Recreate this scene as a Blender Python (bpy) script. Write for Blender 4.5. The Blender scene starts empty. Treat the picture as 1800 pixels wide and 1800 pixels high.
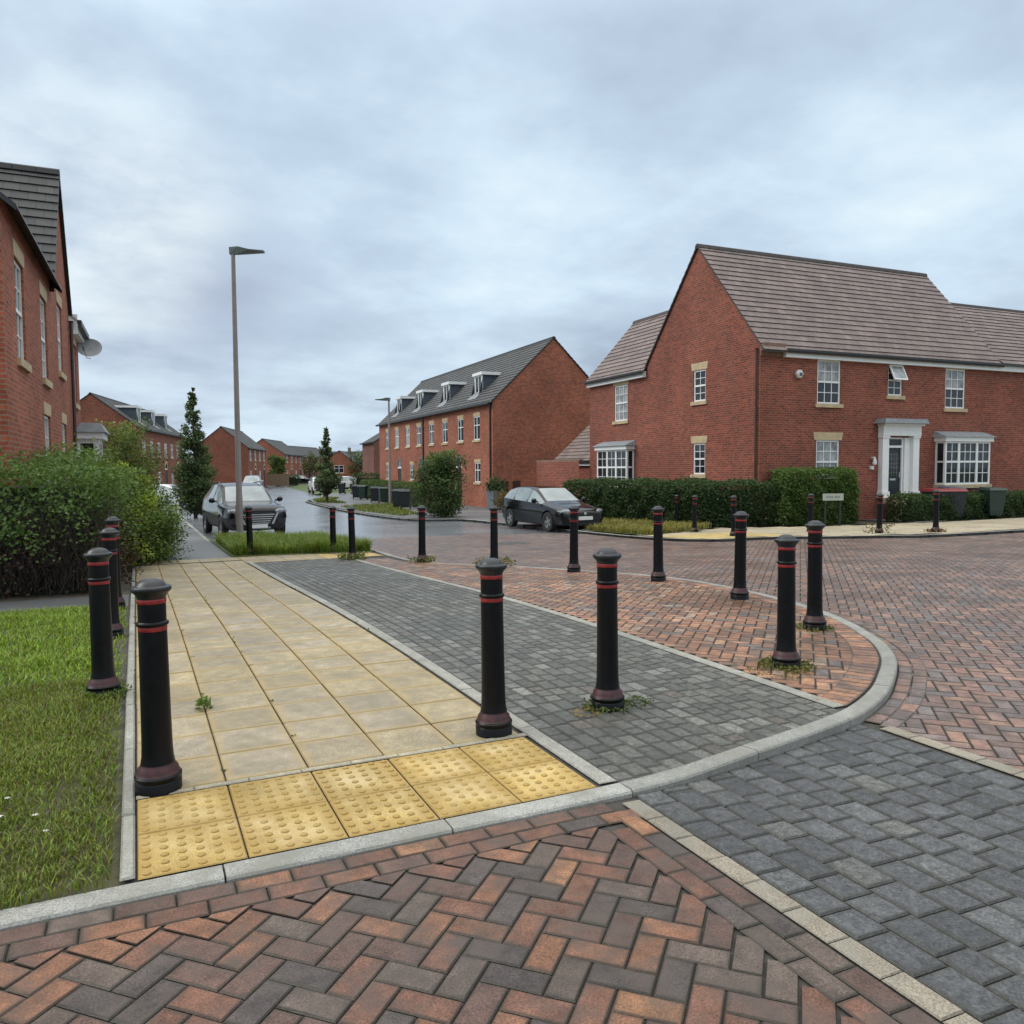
import bpy, bmesh, math, random
from mathutils import Vector, Matrix
R = math.radians
rnd = random.Random(7)
scene = bpy.context.scene
col = scene.collection

# ------------------------------------------------------------------ camera frame
# world: x runs across the pavement, y along it (away from the viewer), z up
CAM = (0.04, -3.185, 1.504)
FPX, PITCH, ROLL, YAW = 1407.0, 0.05726, -0.005625, 0.4397

def terr(u, v):
    """ground height: level near the viewer, then falling gently along the road"""
    d = .0402*(v-4.65) - .0032*u
    if d <= -.1: d = 0
    elif d < .1: d = (d+.1)**2/.4
    return -.8*(1-math.exp(-d/.65))
def sstep(a, b, x):
    t = max(0, min(1, (x-a)/(b-a))); return t*t*(3-2*t)
def road_z(u, v):
    return terr(u, v) - (.014 + .038*sstep(1.6, 3.2, u))

# ------------------------------------------------------------------ materials
def nodes_mat(name):
    m = bpy.data.materials.new(name); m.use_nodes = True
    nt = m.node_tree; p = nt.nodes['Principled BSDF']
    return m, nt, p
def N(nt, t, **k):
    n = nt.nodes.new(t)
    for a, b in k.items(): setattr(n, a, b)
    return n
def mixc(nt, fac, a, b, mode='MIX'):
    n = N(nt, 'ShaderNodeMix', data_type='RGBA', blend_type=mode)
    for i, x in ((0, fac), (6, a), (7, b)):
        if hasattr(x, 'is_output') or isinstance(x, bpy.types.NodeSocket): nt.links.new(x, n.inputs[i])
        elif i == 0: n.inputs[0].default_value = x
        else: n.inputs[i].default_value = (*x, 1) if len(x) == 3 else x
    return n.outputs[2]
def noise(nt, scale, detail=4, rough=.6, vec=None, coord='Object'):
    n = N(nt, 'ShaderNodeTexNoise'); n.inputs['Scale'].default_value = scale
    n.inputs['Detail'].default_value = detail; n.inputs['Roughness'].default_value = rough
    if vec is None:
        tc = N(nt, 'ShaderNodeTexCoord'); vec = tc.outputs[coord]
    nt.links.new(vec, n.inputs['Vector']); return n.outputs['Fac']
def ramp(nt, fac, stops):
    r = N(nt, 'ShaderNodeValToRGB'); nt.links.new(fac, r.inputs[0])
    e = r.color_ramp.elements
    while len(e) < len(stops): e.new(.5)
    for el, (p, c) in zip(e, stops):
        el.position = p; el.color = (*c, 1) if len(c) == 3 else c
    return r.outputs[0]
def bump(nt, p, h, strength=.3, dist=.01):
    b = N(nt, 'ShaderNodeBump'); b.inputs['Strength'].default_value = strength; b.inputs['Distance'].default_value = dist
    nt.links.new(h, b.inputs['Height']); nt.links.new(b.outputs[0], p.inputs['Normal'])
def plain(name, c, rough=.5, metal=0, var=.25, scale=6, bmp=0, spec=.5, coat=0):
    m, nt, p = nodes_mat(name)
    f = noise(nt, scale, 6, .65)
    a = tuple(x*(1-var) for x in c); b = tuple(min(1, x*(1+var)) for x in c)
    nt.links.new(ramp(nt, f, [(.3, a), (.7, b)]), p.inputs['Base Color'])
    p.inputs['Roughness'].default_value = rough; p.inputs['Metallic'].default_value = metal
    p.inputs['Specular IOR Level'].default_value = spec; p.inputs['Coat Weight'].default_value = coat
    p.inputs['Coat Roughness'].default_value = .05
    if bmp: bump(nt, p, noise(nt, scale*12, 3), bmp, .01)
    return m
def attr_mat(name, rough=.7, var=.35, scale=30, bmp=.3, wet=0, fine=140, spec=.4, stain=None, edge=None):
    """face colour from the mesh's Col attribute, broken up by two noises"""
    m, nt, p = nodes_mat(name)
    a = N(nt, 'ShaderNodeAttribute', attribute_name='Col')
    f = noise(nt, scale, 6, .7)
    c = mixc(nt, 1, a.outputs['Color'], ramp(nt, f, [(.28, (1-var,)*3), (.72, (1+var,)*3)]), 'MULTIPLY')
    g = noise(nt, fine, 2, .6)
    c = mixc(nt, 1, c, ramp(nt, g, [(.32, (.58,)*3), (.5, (1, 1, 1)), (.70, (1.42,)*3)]), 'MULTIPLY')
    big = noise(nt, .9, 5, .6)
    c = mixc(nt, 1, c, ramp(nt, big, [(.3, (.8, .8, .8)), (.7, (1.15, 1.15, 1.15))]), 'MULTIPLY')
    if stain:
        s = noise(nt, stain[1], 6, .7)
        s = ramp(nt, s, [(.46, (0, 0, 0)), (.66, (.9, .9, .9))])
        c = mixc(nt, s, c, stain[0])
    if edge:                                            # dirt, moss or wear gathering along the joints
        ec, wdt, amt = edge
        uv = N(nt, 'ShaderNodeUVMap'); sp = N(nt, 'ShaderNodeSeparateXYZ'); nt.links.new(uv.outputs[0], sp.inputs[0])
        def mth(op, x, y):
            n = N(nt, 'ShaderNodeMath', operation=op)
            for i, q in enumerate((x, y)):
                if isinstance(q, (int, float)): n.inputs[i].default_value = q
                else: nt.links.new(q, n.inputs[i])
            return n.outputs[0]
        du = mth('MINIMUM', sp.outputs[0], mth('SUBTRACT', 1.0, sp.outputs[0])); dv = mth('MINIMUM', sp.outputs[1], mth('SUBTRACT', 1.0, sp.outputs[1]))
        dd = mth('SUBTRACT', mth('MINIMUM', du, dv), mth('MULTIPLY', mth('SUBTRACT', noise(nt, 7, 4, .7), .5), wdt*1.6))
        mr = N(nt, 'ShaderNodeMapRange', interpolation_type='SMOOTHSTEP'); nt.links.new(dd, mr.inputs[0])
        mr.inputs[1].default_value = 0; mr.inputs[2].default_value = wdt; mr.inputs[3].default_value = amt; mr.inputs[4].default_value = 0
        c = mixc(nt, mr.outputs[0], c, ec)
    nt.links.new(c, p.inputs['Base Color'])
    rr = ramp(nt, big, [(.35, (rough-wet,)*3), (.65, (rough,)*3)])
    nt.links.new(rr, p.inputs['Roughness']); p.inputs['Specular IOR Level'].default_value = spec
    if bmp: bump(nt, p, g, bmp, .004)
    return m
def brick_mat(name, c1, c2, mortar, tone=(.8, 1.2), dirt=.25):
    m, nt, p = nodes_mat(name)
    uv = N(nt, 'ShaderNodeUVMap')
    b = N(nt, 'ShaderNodeTexBrick'); nt.links.new(uv.outputs[0], b.inputs['Vector'])
    b.inputs['Color1'].default_value = (*c1, 1); b.inputs['Color2'].default_value = (*c2, 1)
    b.inputs['Mortar'].default_value = (*mortar, 1)
    for k, v in (('Scale', 1), ('Mortar Size', .012), ('Mortar Smooth', .25), ('Bias', -.05), ('Brick Width', .225), ('Row Height', .075)):
        b.inputs[k].default_value = v
    f = noise(nt, .5, 5, .6); g = noise(nt, 9, 3, .7)
    c = mixc(nt, 1, b.outputs['Color'], ramp(nt, f, [(.3, (tone[0],)*3), (.7, (tone[1],)*3)]), 'MULTIPLY')
    c = mixc(nt, 1, c, ramp(nt, g, [(.3, (1-dirt,)*3), (.7, (1+dirt,)*3)]), 'MULTIPLY')
    nt.links.new(c, p.inputs['Base Color']); p.inputs['Roughness'].default_value = .85
    p.inputs['Specular IOR Level'].default_value = .25
    bump(nt, p, b.outputs['Fac'], -.5, .01)
    return m
def tile_mat(name, c1, c2, gap, w=.33, h=.27):
    m, nt, p = nodes_mat(name)
    uv = N(nt, 'ShaderNodeUVMap')
    b = N(nt, 'ShaderNodeTexBrick'); nt.links.new(uv.outputs[0], b.inputs['Vector'])
    b.inputs['Color1'].default_value = (*c1, 1); b.inputs['Color2'].default_value = (*c2, 1)
    b.inputs['Mortar'].default_value = (*gap, 1)
    for k, v in (('Scale', 1), ('Mortar Size', .010), ('Mortar Smooth', .4), ('Brick Width', w), ('Row Height', h)):
        b.inputs[k].default_value = v
    f = noise(nt, 1.2, 5, .65)
    c = mixc(nt, 1, b.outputs['Color'], ramp(nt, f, [(.3, (.78,)*3), (.7, (1.2,)*3)]), 'MULTIPLY')
    nt.links.new(c, p.inputs['Base Color']); p.inputs['Roughness'].default_value = .62
    return m
def asphalt_mat(name, c, rough, patch=.25, wet=.2):
    m, nt, p = nodes_mat(name)
    f = noise(nt, .35, 6, .6); g = noise(nt, 60, 4, .7)
    a = ramp(nt, f, [(.3, tuple(x*(1-patch) for x in c)), (.7, tuple(x*(1+patch) for x in c))])
    a = mixc(nt, 1, a, ramp(nt, g, [(.3, (.75,)*3), (.7, (1.25,)*3)]), 'MULTIPLY')
    nt.links.new(a, p.inputs['Base Color'])
    nt.links.new(ramp(nt, f, [(.35, (rough-wet,)*3), (.7, (rough,)*3)]), p.inputs['Roughness'])
    bump(nt, p, g, .10, .003); return m
def leaf_mat(name, trans=.35):
    m, nt, p = nodes_mat(name)
    a = N(nt, 'ShaderNodeAttribute', attribute_name='Col')
    nt.links.new(a.outputs['Color'], p.inputs['Base Color'])
    p.inputs['Roughness'].default_value = .5; p.inputs['Specular IOR Level'].default_value = .3
    t = N(nt, 'ShaderNodeBsdfTranslucent')
    c = mixc(nt, 1, a.outputs['Color'], (1.3, 1.35, .6), 'MULTIPLY'); nt.links.new(c, t.inputs[0])
    ms = N(nt, 'ShaderNodeMixShader'); ms.inputs[0].default_value = trans
    nt.links.new(p.outputs[0], ms.inputs[1]); nt.links.new(t.outputs[0], ms.inputs[2])
    nt.links.new(ms.outputs[0], nt.nodes['Material Output'].inputs[0]); return m
def glass_mat(name, c, rough=.03, spec=.8, var=.5, sc=1.3):
    m, nt, p = nodes_mat(name)
    f = noise(nt, sc, 3, .6)
    nt.links.new(ramp(nt, f, [(.3, tuple(x*(1-var) for x in c)), (.7, tuple(x*(1+var) for x in c))]), p.inputs['Base Color'])
    p.inputs['Roughness'].default_value = rough; p.inputs['Specular IOR Level'].default_value = spec
    return m

M = {}
M['brick'] = brick_mat('red_brick', (.285, .066, .038), (.145, .036, .026), (.21, .13, .098))
M['brick_b'] = brick_mat('orange_brick', (.36, .095, .050), (.205, .053, .033), (.25, .155, .11))
M['brick_dark'] = brick_mat('dark_brick', (.20, .06, .045), (.13, .042, .034), (.2, .14, .12))
M['tile_brown'] = tile_mat('brown_tiles', (.185, .138, .125), (.13, .096, .089), (.042, .032, .032))
M['tile_grey'] = tile_mat('grey_tiles', (.058, .059, .058), (.038, .039, .040), (.013, .013, .014))
M['white'] = plain('white_upvc', (.78, .78, .77), .35, var=.05)
M['offwhite'] = plain('white_paint', (.68, .68, .66), .5, var=.08)
M['stone'] = plain('buff_stone', (.46, .36, .22), .8, var=.18, scale=4, bmp=.2)
M['lead'] = plain('lead_sheet', (.20, .215, .235), .55, var=.2, scale=4)
M['slate_clad'] = plain('dormer_cladding', (.055, .075, .09), .55, var=.15, scale=5)
M['glass'] = glass_mat('dark_glass', (.018, .023, .03), .04, .45)
M['glass_curtain'] = glass_mat('curtained_glass', (.26, .27, .27), .08, .6, .55, 3)
M['black'] = plain('black_metal', (.0035, .0038, .005), .36, var=.5, scale=25, bmp=.06, spec=.22)
M['blackcap'] = plain('weathered_black_cap', (.014, .017, .021), .36, var=.5, scale=22, bmp=.06, spec=.4)
M['red'] = plain('red_band_paint', (.27, .018, .02), .45, var=.45, scale=30)
M['redworn'] = plain('worn_red_paint', (.042, .008, .010), .5, var=.6, scale=28)
M['gutter'] = plain('black_gutter', (.018, .018, .02), .4)
M['brownpipe'] = plain('brown_pipe', (.05, .022, .02), .45)
M['steel'] = plain('galvanised_steel', (.22, .195, .185), .6, var=.15, scale=2)
M['steel_dark'] = plain('green_grey_lantern', (.13, .16, .14), .5, var=.15)
M['door'] = plain('navy_door', (.012, .016, .026), .35, var=.2)
M['kerb'] = attr_mat('kerb_concrete', .75, .22, 9, .3, .12, 160, stain=((.20, .20, .17), 3.0))
M['slab'] = attr_mat('buff_slabs', .70, .3, 9, .5, .2, 150, stain=((.20, .170, .108), 2.4), edge=((.34, .245, .10), .15, .6))
M['blister'] = attr_mat('yellow_tactile', .7, .28, 5, .35, .15, 170, stain=((.50, .40, .22), 2.4), edge=((.30, .19, .045), .30, .7))
M['sett'] = attr_mat('grey_setts', .70, .55, 26, 1.0, .25, 100, edge=((.04, .041, .032), .13, .5))
M['pavior'] = attr_mat('brick_paviors', .58, .45, 11, .6, .25, 150, spec=.3, stain=((.085, .066, .056), 4.0), edge=((.04, .036, .028), .10, .7))
M['bed'] = plain('sand_joint', (.045, .042, .036), .9, var=.4, scale=8)
M['asphalt'] = asphalt_mat('wet_asphalt', (.14, .15, .165), .30, .15, .1)
M['footway'] = asphalt_mat('footway_asphalt', (.105, .108, .112), .6, .3, .15)
M['earth'] = plain('soil', (.05, .042, .028), .95, var=.5, scale=5)
M['lawn_soil'] = plain('lawn_soil', (.058, .056, .028), .95, var=.6, scale=7, bmp=.4)
M['turf'] = plain('turf_base', (.07, .10, .03), .95, var=.5, scale=4)
M['grass'] = leaf_mat('grass_blades', .3)
M['leaf'] = leaf_mat('leaves', .3)
M['bark'] = plain('bark', (.07, .052, .04), .9, var=.4, scale=14)
M['twig'] = plain('twigs', (.058, .042, .038), .9, var=.45, scale=9)
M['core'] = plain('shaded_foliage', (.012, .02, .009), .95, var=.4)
M['far_slab'] = attr_mat('far_paving', .75, .2, 6, .2, .1, 90)
M['paint_black'] = plain('black_car_paint', (.004, .0045, .006), .08, var=.1, spec=.35, coat=.12)
M['paint_white'] = plain('white_car_paint', (.72, .73, .74), .2, var=.04, coat=.6)
M['paint_silver'] = plain('silver_car_paint', (.38, .40, .42), .25, metal=.4, var=.05, coat=.6)
M['carglass'] = glass_mat('car_glass', (.20, .24, .25), .03, 1.0, .35)
M['cartrim'] = plain('black_car_trim', (.014, .014, .016), .5)
M['tyre'] = plain('tyre_rubber', (.014, .014, .014), .8)
M['alloy'] = plain('alloy_wheel', (.26, .27, .28), .35, metal=.6, var=.15)
M['lamp'] = plain('headlamp_lens', (.20, .22, .24), .06, var=.5, scale=18, coat=.6)
M['chrome'] = plain('chrome_bar', (.55, .56, .58), .2, metal=.8, var=.1)
M['plate'] = plain('number_plate_white', (.7, .7, .68), .4, var=.05)
M['binblack'] = plain('bin_plastic_black', (.016, .02, .026), .5, var=.25)
M['bingreen'] = plain('bin_plastic_green', (.02, .04, .032), .5, var=.25)
M['binred'] = plain('bin_lid_red', (.20, .022, .022), .45, var=.2)
M['binblue'] = plain('bin_lid_blue', (.05, .08, .13), .45, var=.2)
M['dish'] = plain('dish_grey', (.34, .35, .37), .45, var=.1)
M['planter'] = plain('grey_planter', (.11, .13, .145), .6)
M['timber'] = plain('fence_timber', (.17, .11, .07), .85, var=.3, scale=7)
M['sign'] = plain('sign_plate', (.36, .38, .34), .5, var=.06)
M['worn_ink'] = plain('worn_sign_ink', (.17, .18, .17), .6)

# ------------------------------------------------------------------ mesh builder
class MB:
    def __init__(s): s.v = []; s.f = []; s.m = []; s.c = []; s.uv = []
    def face(s, pts, m=0, c=None, uv=None):
        b = len(s.v); s.v += [tuple(p) for p in pts]; s.f.append(tuple(range(b, b+len(pts))))
        s.m.append(m); s.c.append(c or (.5, .5, .5)); s.uv.append(uv)
    def mesh(s, verts, faces, m=0, c=None):
        b = len(s.v); s.v += [tuple(p) for p in verts]
        for f in faces:
            s.f.append(tuple(i+b for i in f)); s.m.append(m); s.c.append(c or (.5, .5, .5)); s.uv.append(None)
    def box(s, x0, x1, y0, y1, z0, z1, m=0, c=None, taper=None):
        t = taper or (1, 1); cx, cy = (x0+x1)/2, (y0+y1)/2
        lo = [(x0, y0), (x1, y0), (x1, y1), (x0, y1)]
        hi = [(cx+(x-cx)*t[0], cy+(y-cy)*t[1]) for x, y in lo]
        V = [(x, y, z0) for x, y in lo] + [(x, y, z1) for x, y in hi]
        s.mesh(V, [(0, 3, 2, 1), (4, 5, 6, 7), (0, 1, 5, 4), (1, 2, 6, 5), (2, 3, 7, 6), (3, 0, 4, 7)], m, c)
    def obox(s, o, ex, ey, ez, m=0, c=None):
        o, ex, ey, ez = map(Vector, (o, ex, ey, ez))
        V = [o, o+ex, o+ex+ey, o+ey, o+ez, o+ex+ez, o+ex+ey+ez, o+ey+ez]
        s.mesh(V, [(0, 3, 2, 1), (4, 5, 6, 7), (0, 1, 5, 4), (1, 2, 6, 5), (2, 3, 7, 6), (3, 0, 4, 7)], m, c)
    def lathe(s, prof, n=24, m=0, cx=0, cy=0, cap=True, c=None):
        V = []; F = []
        for r, z in prof:
            for k in range(n):
                a = 2*math.pi*k/n; V.append((cx+r*math.cos(a), cy+r*math.sin(a), z))
        for i in range(len(prof)-1):
            for k in range(n):
                k2 = (k+1) % n; F.append((i*n+k, i*n+k2, (i+1)*n+k2, (i+1)*n+k))
        if cap:
            F.append(tuple(range(n-1, -1, -1))); F.append(tuple(range((len(prof)-1)*n, len(prof)*n)))
        s.mesh(V, F, m, c)
    def tube(s, pts, radii, n=8, m=0, c=None):
        pts = [Vector(p) for p in pts]; V = []; F = []
        for i, p in enumerate(pts):
            d = (pts[min(i+1, len(pts)-1)]-pts[max(i-1, 0)]).normalized()
            a = d.orthogonal().normalized(); b = d.cross(a)
            for k in range(n):
                t = 2*math.pi*k/n; V.append(p+(a*math.cos(t)+b*math.sin(t))*radii[i])
        for i in range(len(pts)-1):
            for k in range(n):
                k2 = (k+1) % n; F.append((i*n+k, i*n+k2, (i+1)*n+k2, (i+1)*n+k))
        F.append(tuple(range(n-1, -1, -1))); F.append(tuple(range((len(pts)-1)*n, len(pts)*n)))
        s.mesh(V, F, m, c)
    def build(s, name, mats, parent=None, smooth=False, color=False, auto=None):
        me = bpy.data.meshes.new(name)
        me.from_pydata(s.v, [], s.f); me.update()
        if not isinstance(mats, (list, tuple)): mats = [mats]
        for mm in mats: me.materials.append(M[mm] if isinstance(mm, str) else mm)
        me.polygons.foreach_set('material_index', s.m)
        if smooth: me.polygons.foreach_set('use_smooth', [True]*len(s.f))
        if color:
            ca = me.color_attributes.new('Col', 'FLOAT_COLOR', 'CORNER'); buf = []
            for f, c in zip(s.f, s.c): buf += [c[0], c[1], c[2], 1.0]*len(f)
            ca.data.foreach_set('color', buf)
        if any(u is not None for u in s.uv):
            ul = me.uv_layers.new(name='UVMap'); buf = []
            for f, u in zip(s.f, s.uv):
                if u is None: buf += [0.0, 0.0]*len(f)
                else:
                    for q in u: buf += [q[0], q[1]]
            ul.data.foreach_set('uv', buf)
        o = bpy.data.objects.new(name, me); col.objects.link(o)
        if parent: o.parent = parent
        if auto and not smooth:
            me.polygons.foreach_set('use_smooth', [True]*len(s.f))
            me.set_sharp_from_angle(angle=R(auto))
        return o

def tag(o, label=None, cat=None, group=None, kind=None):
    if label: o['label'] = label
    if cat: o['category'] = cat
    if group: o['group'] = group
    if kind: o['kind'] = kind
    return o
def empty(name, loc, rz=0, label=None, cat=None, group=None):
    o = bpy.data.objects.new(name, None); col.objects.link(o)
    o.location = loc; o.rotation_euler = (0, 0, rz); o.empty_display_size = .3
    return tag(o, label, cat, group)
def dup(root, loc, rz=0, label=None, scale=None):
    r = root.copy(); col.objects.link(r); r.location = loc; r.rotation_euler = (0, 0, rz)
    if label: r['label'] = label
    if scale: r.scale = scale
    def rec(src, dst):
        for ch in src.children:
            c = ch.copy(); col.objects.link(c); c.parent = dst; rec(ch, c)
    rec(root, r); return r
def inpoly(x, y, poly):
    c = False; j = len(poly)-1
    for i in range(len(poly)):
        xi, yi = poly[i]; xj, yj = poly[j]
        if (yi > y) != (yj > y) and x < (xj-xi)*(y-yi)/(yj-yi)+xi: c = not c
        j = i
    return c

# ------------------------------------------------------------------ ground sheets
def sheet(name, poly, off, mat, step=1.0, zf=terr, xs_=None):
    bm = bmesh.new()
    vs = [bm.verts.new((x, y, 0)) for x, y in poly]; bm.faces.new(vs)
    bmesh.ops.triangulate(bm, faces=bm.faces[:])
    xs = [p[0] for p in poly]; ys = [p[1] for p in poly]
    def cut(co, no):
        bmesh.ops.bisect_plane(bm, geom=bm.verts[:]+bm.edges[:]+bm.faces[:], plane_co=co, plane_no=no, dist=1e-5)
    y = math.ceil(min(ys)/step)*step
    while y < max(ys):
        cut((0, y, 0), (0, 1, 0)); y += step*(1 if y < 40 else 5)
    xs_ = xs_ or step*4; x = math.ceil(min(xs)/xs_)*xs_
    while x < max(xs):
        cut((x, 0, 0), (1, 0, 0)); x += xs_
    for v in bm.verts: v.co.z = zf(v.co.x, v.co.y)+off
    bmesh.ops.recalc_face_normals(bm, faces=bm.faces[:])
    for f in bm.faces:
        if f.normal.z < 0: f.normal_flip()
    me = bpy.data.meshes.new(name); bm.to_mesh(me); bm.free()
    me.materials.append(M[mat]); o = bpy.data.objects.new(name, me); col.objects.link(o)
    return tag(o, kind='structure')

def catmull(P, step=.12):
    out = []
    for i in range(len(P)-1):
        p0 = P[max(i-1, 0)]; p1 = P[i]; p2 = P[i+1]; p3 = P[min(i+2, len(P)-1)]
        n = max(1, int(math.dist(p1, p2)/step))
        for k in range(n):
            t = k/n
            out.append(tuple(.5*((2*p1[d])+(-p0[d]+p2[d])*t+(2*p0[d]-5*p1[d]+4*p2[d]-p3[d])*t*t+(-p0[d]+3*p1[d]-3*p2[d]+p3[d])*t**3) for d in (0, 1)))
    out.append(tuple(P[-1])); return out
def resample(P, step):
    out = [P[0]]; acc = 0
    for a, b in zip(P, P[1:]):
        d = math.dist(a, b)
        if d < 1e-9: continue
        t = step-acc
        while t <= d:
            out.append((a[0]+(b[0]-a[0])*t/d, a[1]+(b[1]-a[1])*t/d)); t += step
        acc = (acc+d) % step
    return out
def offset(P, d):
    out = []
    for i, p in enumerate(P):
        a = P[max(i-1, 0)]; b = P[min(i+1, len(P)-1)]
        tx, ty = b[0]-a[0], b[1]-a[1]; l = math.hypot(tx, ty) or 1
        out.append((p[0]-ty/l*d, p[1]+tx/l*d))
    return out

KERB = resample(catmull([(-6, -.13), (-3, -.13), (0, -.13), (1.2, -.125), (1.93, -.12), (2.4, -.09), (3.0, .03), (3.6, .15), (4.06, .28), (4.55, .52),
        (4.98, .81), (5.4, 1.14), (5.79, 1.56), (6.08, 2.0), (6.36, 2.5), (6.54, 2.97), (6.68, 3.45), (6.79, 3.95), (6.88, 4.5), (6.93, 5.1),
        (6.94, 5.7), (6.87, 6.4), (6.66, 7.2), (6.34, 8.2), (5.95, 9.2), (5.5, 10.05), (5.08, 10.9), (4.92, 11.8), (4.92, 12.8), (5.0, 14),
        (5.05, 15.5), (5.0, 17.0), (4.75, 18.6), (4.1, 19.7), (2.9, 20.4), (2.05, 20.9), (1.98, 23), (2.0, 30), (2.0, 40), (2.6, 48), (5, 60), (10.5, 84), (17, 112)]), .1)

def block(mb, cx, cy, lx, ly, ang, zf, c, off=0, ch=.0045, gap=.002, simple=False, clips=None):
    ca, sa = math.cos(ang), math.sin(ang)
    def P(x, y, dz): X = cx+x*ca-y*sa; Y = cy+x*sa+y*ca; return (X, Y, zf(X, Y)+off+dz)
    a, b = lx/2-gap, ly/2-gap
    if simple:
        mb.face([P(-a, -b, 0), P(a, -b, 0), P(a, b, 0), P(-a, b, 0)], 0, c, [(0, 0), (1, 0), (1, 1), (0, 1)]); return
    if clips:                                           # cut blocks along a straight edge
        poly = [(x, y) for x, y in ((-a+ch, -b+ch), (a-ch, -b+ch), (a-ch, b-ch), (-a+ch, b-ch))]
        W = [(cx+x*ca-y*sa, cy+x*sa+y*ca) for x, y in poly]; changed = False
        for nx, ny, d in clips:
            out = []
            for p, q in zip(W, W[1:]+W[:1]):
                dp, dq = nx*p[0]+ny*p[1]-d, nx*q[0]+ny*q[1]-d
                if dp <= 0: out.append(p)
                else: changed = True
                if dp*dq < 0: t_ = dp/(dp-dq); out.append((p[0]+(q[0]-p[0])*t_, p[1]+(q[1]-p[1])*t_))
            W = out
            if len(W) < 3: return
        if changed:
            ar = abs(sum(p[0]*q[1]-q[0]*p[1] for p, q in zip(W, W[1:]+W[:1])))/2
            if ar < .0006: return
            uv = []
            for x, y in W:
                X, Y = (x-cx)*ca+(y-cy)*sa, -(x-cx)*sa+(y-cy)*ca; uv.append((.5+.48*X/a, .5+.48*Y/b))
            top = [(x, y, zf(x, y)+off) for x, y in W]; mx = sum(p[0] for p in W)/len(W); my = sum(p[1] for p in W)/len(W)
            mb.face(top, 0, c, uv)
            low = [(x+(x-mx)*.03, y+(y-my)*.03, z-ch) for x, y, z in top]; d2 = tuple(x*.8 for x in c)
            for q in range(len(W)):
                r = (q+1) % len(W); mb.face([low[q], low[r], top[r], top[q]], 0, d2, [(0, 0)]*4)
            return
    j = lambda: rnd.uniform(-.0009, .0009)
    t = rnd.uniform(-.0012, .0012)
    i, k = a-ch, b-ch
    T = [P(-i, -k, t+j()), P(i, -k, t+j()), P(i, k, t+j()), P(-i, k, t+j())]
    B = [P(-a, -b, -ch), P(a, -b, -ch), P(a, b, -ch), P(-a, b, -ch)]
    UV4 = [(.02, .02), (.98, .02), (.98, .98), (.02, .98)]; E4 = [(0, 0), (1, 0), (1, 1), (0, 1)]
    mb.face(T, 0, c, UV4)
    d = tuple(x*.8 for x in c)
    for q in range(4):
        r = (q+1) % 4; mb.face([B[q], B[r], T[r], T[q]], 0, d, [E4[q], E4[r], UV4[r], UV4[q]])
def herringbone(mb, x0, x1, y0, y1, test, zf, colf, ang=R(45), W=.1, off=0, far=9, clips=None):
    ca, sa = math.cos(ang), math.sin(ang)
    cs = [(x*ca+y*sa, -x*sa+y*ca) for x in (x0, x1) for y in (y0, y1)]
    pa, pb = min(c[0] for c in cs), max(c[0] for c in cs); qa, qb = min(c[1] for c in cs), max(c[1] for c in cs)
    for r in range(int(qa/W)-1, int(qb/W)+2):
        n0 = int((pa/W-r)/4)-1; n1 = int((pb/W-r)/4)+1
        for n in range(n0, n1+1):
            for p, q, lx, ly in (((r+4*n+1)*W, (r+.5)*W, 2*W, W), ((r+4*n+2.5)*W, r*W, W, 2*W)):
                X, Y = p*ca-q*sa, p*sa+q*ca
                if x0 <= X <= x1 and y0 <= Y <= y1 and test(X, Y):
                    D = math.dist((X, Y), CAM[:2])
                    block(mb, X, Y, lx, ly, ang, zf, colf(X, Y), off, simple=D > far, gap=.002 if D < far else .0035, clips=clips if D < far else None)
def pick(pal):
    t = rnd.random()*sum(w for w, _ in pal)
    for w, c in pal:
        t -= w
        if t <= 0: break
    k = rnd.uniform(.85, 1.15); return tuple(x*k for x in c)
RED = [(5, (.135, .066, .044)), (3, (.175, .085, .050)), (4, (.098, .058, .046)), (2.2, (.068, .055, .051)), (2, (.10, .076, .063)), (.8, (.225, .115, .062))]
ROADR = [(4, (.225, .132, .104)), (3, (.185, .12, .10)), (3, (.16, .122, .112)), (3, (.14, .12, .115)), (2, (.265, .16, .115))]
ISL = [(5, (.32, .165, .098)), (3, (.26, .135, .09)), (3, (.36, .205, .125)), (2, (.19, .12, .09)), (2, (.32, .23, .17)), (1, (.165, .14, .13))]
GREY = [(4, (.09, .091, .081)), (4, (.11, .111, .10)), (3, (.073, .075, .068)), (1.5, (.145, .145, .132)), (1, (.10, .088, .078))]
BLUEG = [(4, (.068, .070, .073)), (3, (.083, .086, .088)), (2, (.057, .059, .062)), (.5, (.105, .105, .10))]

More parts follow.
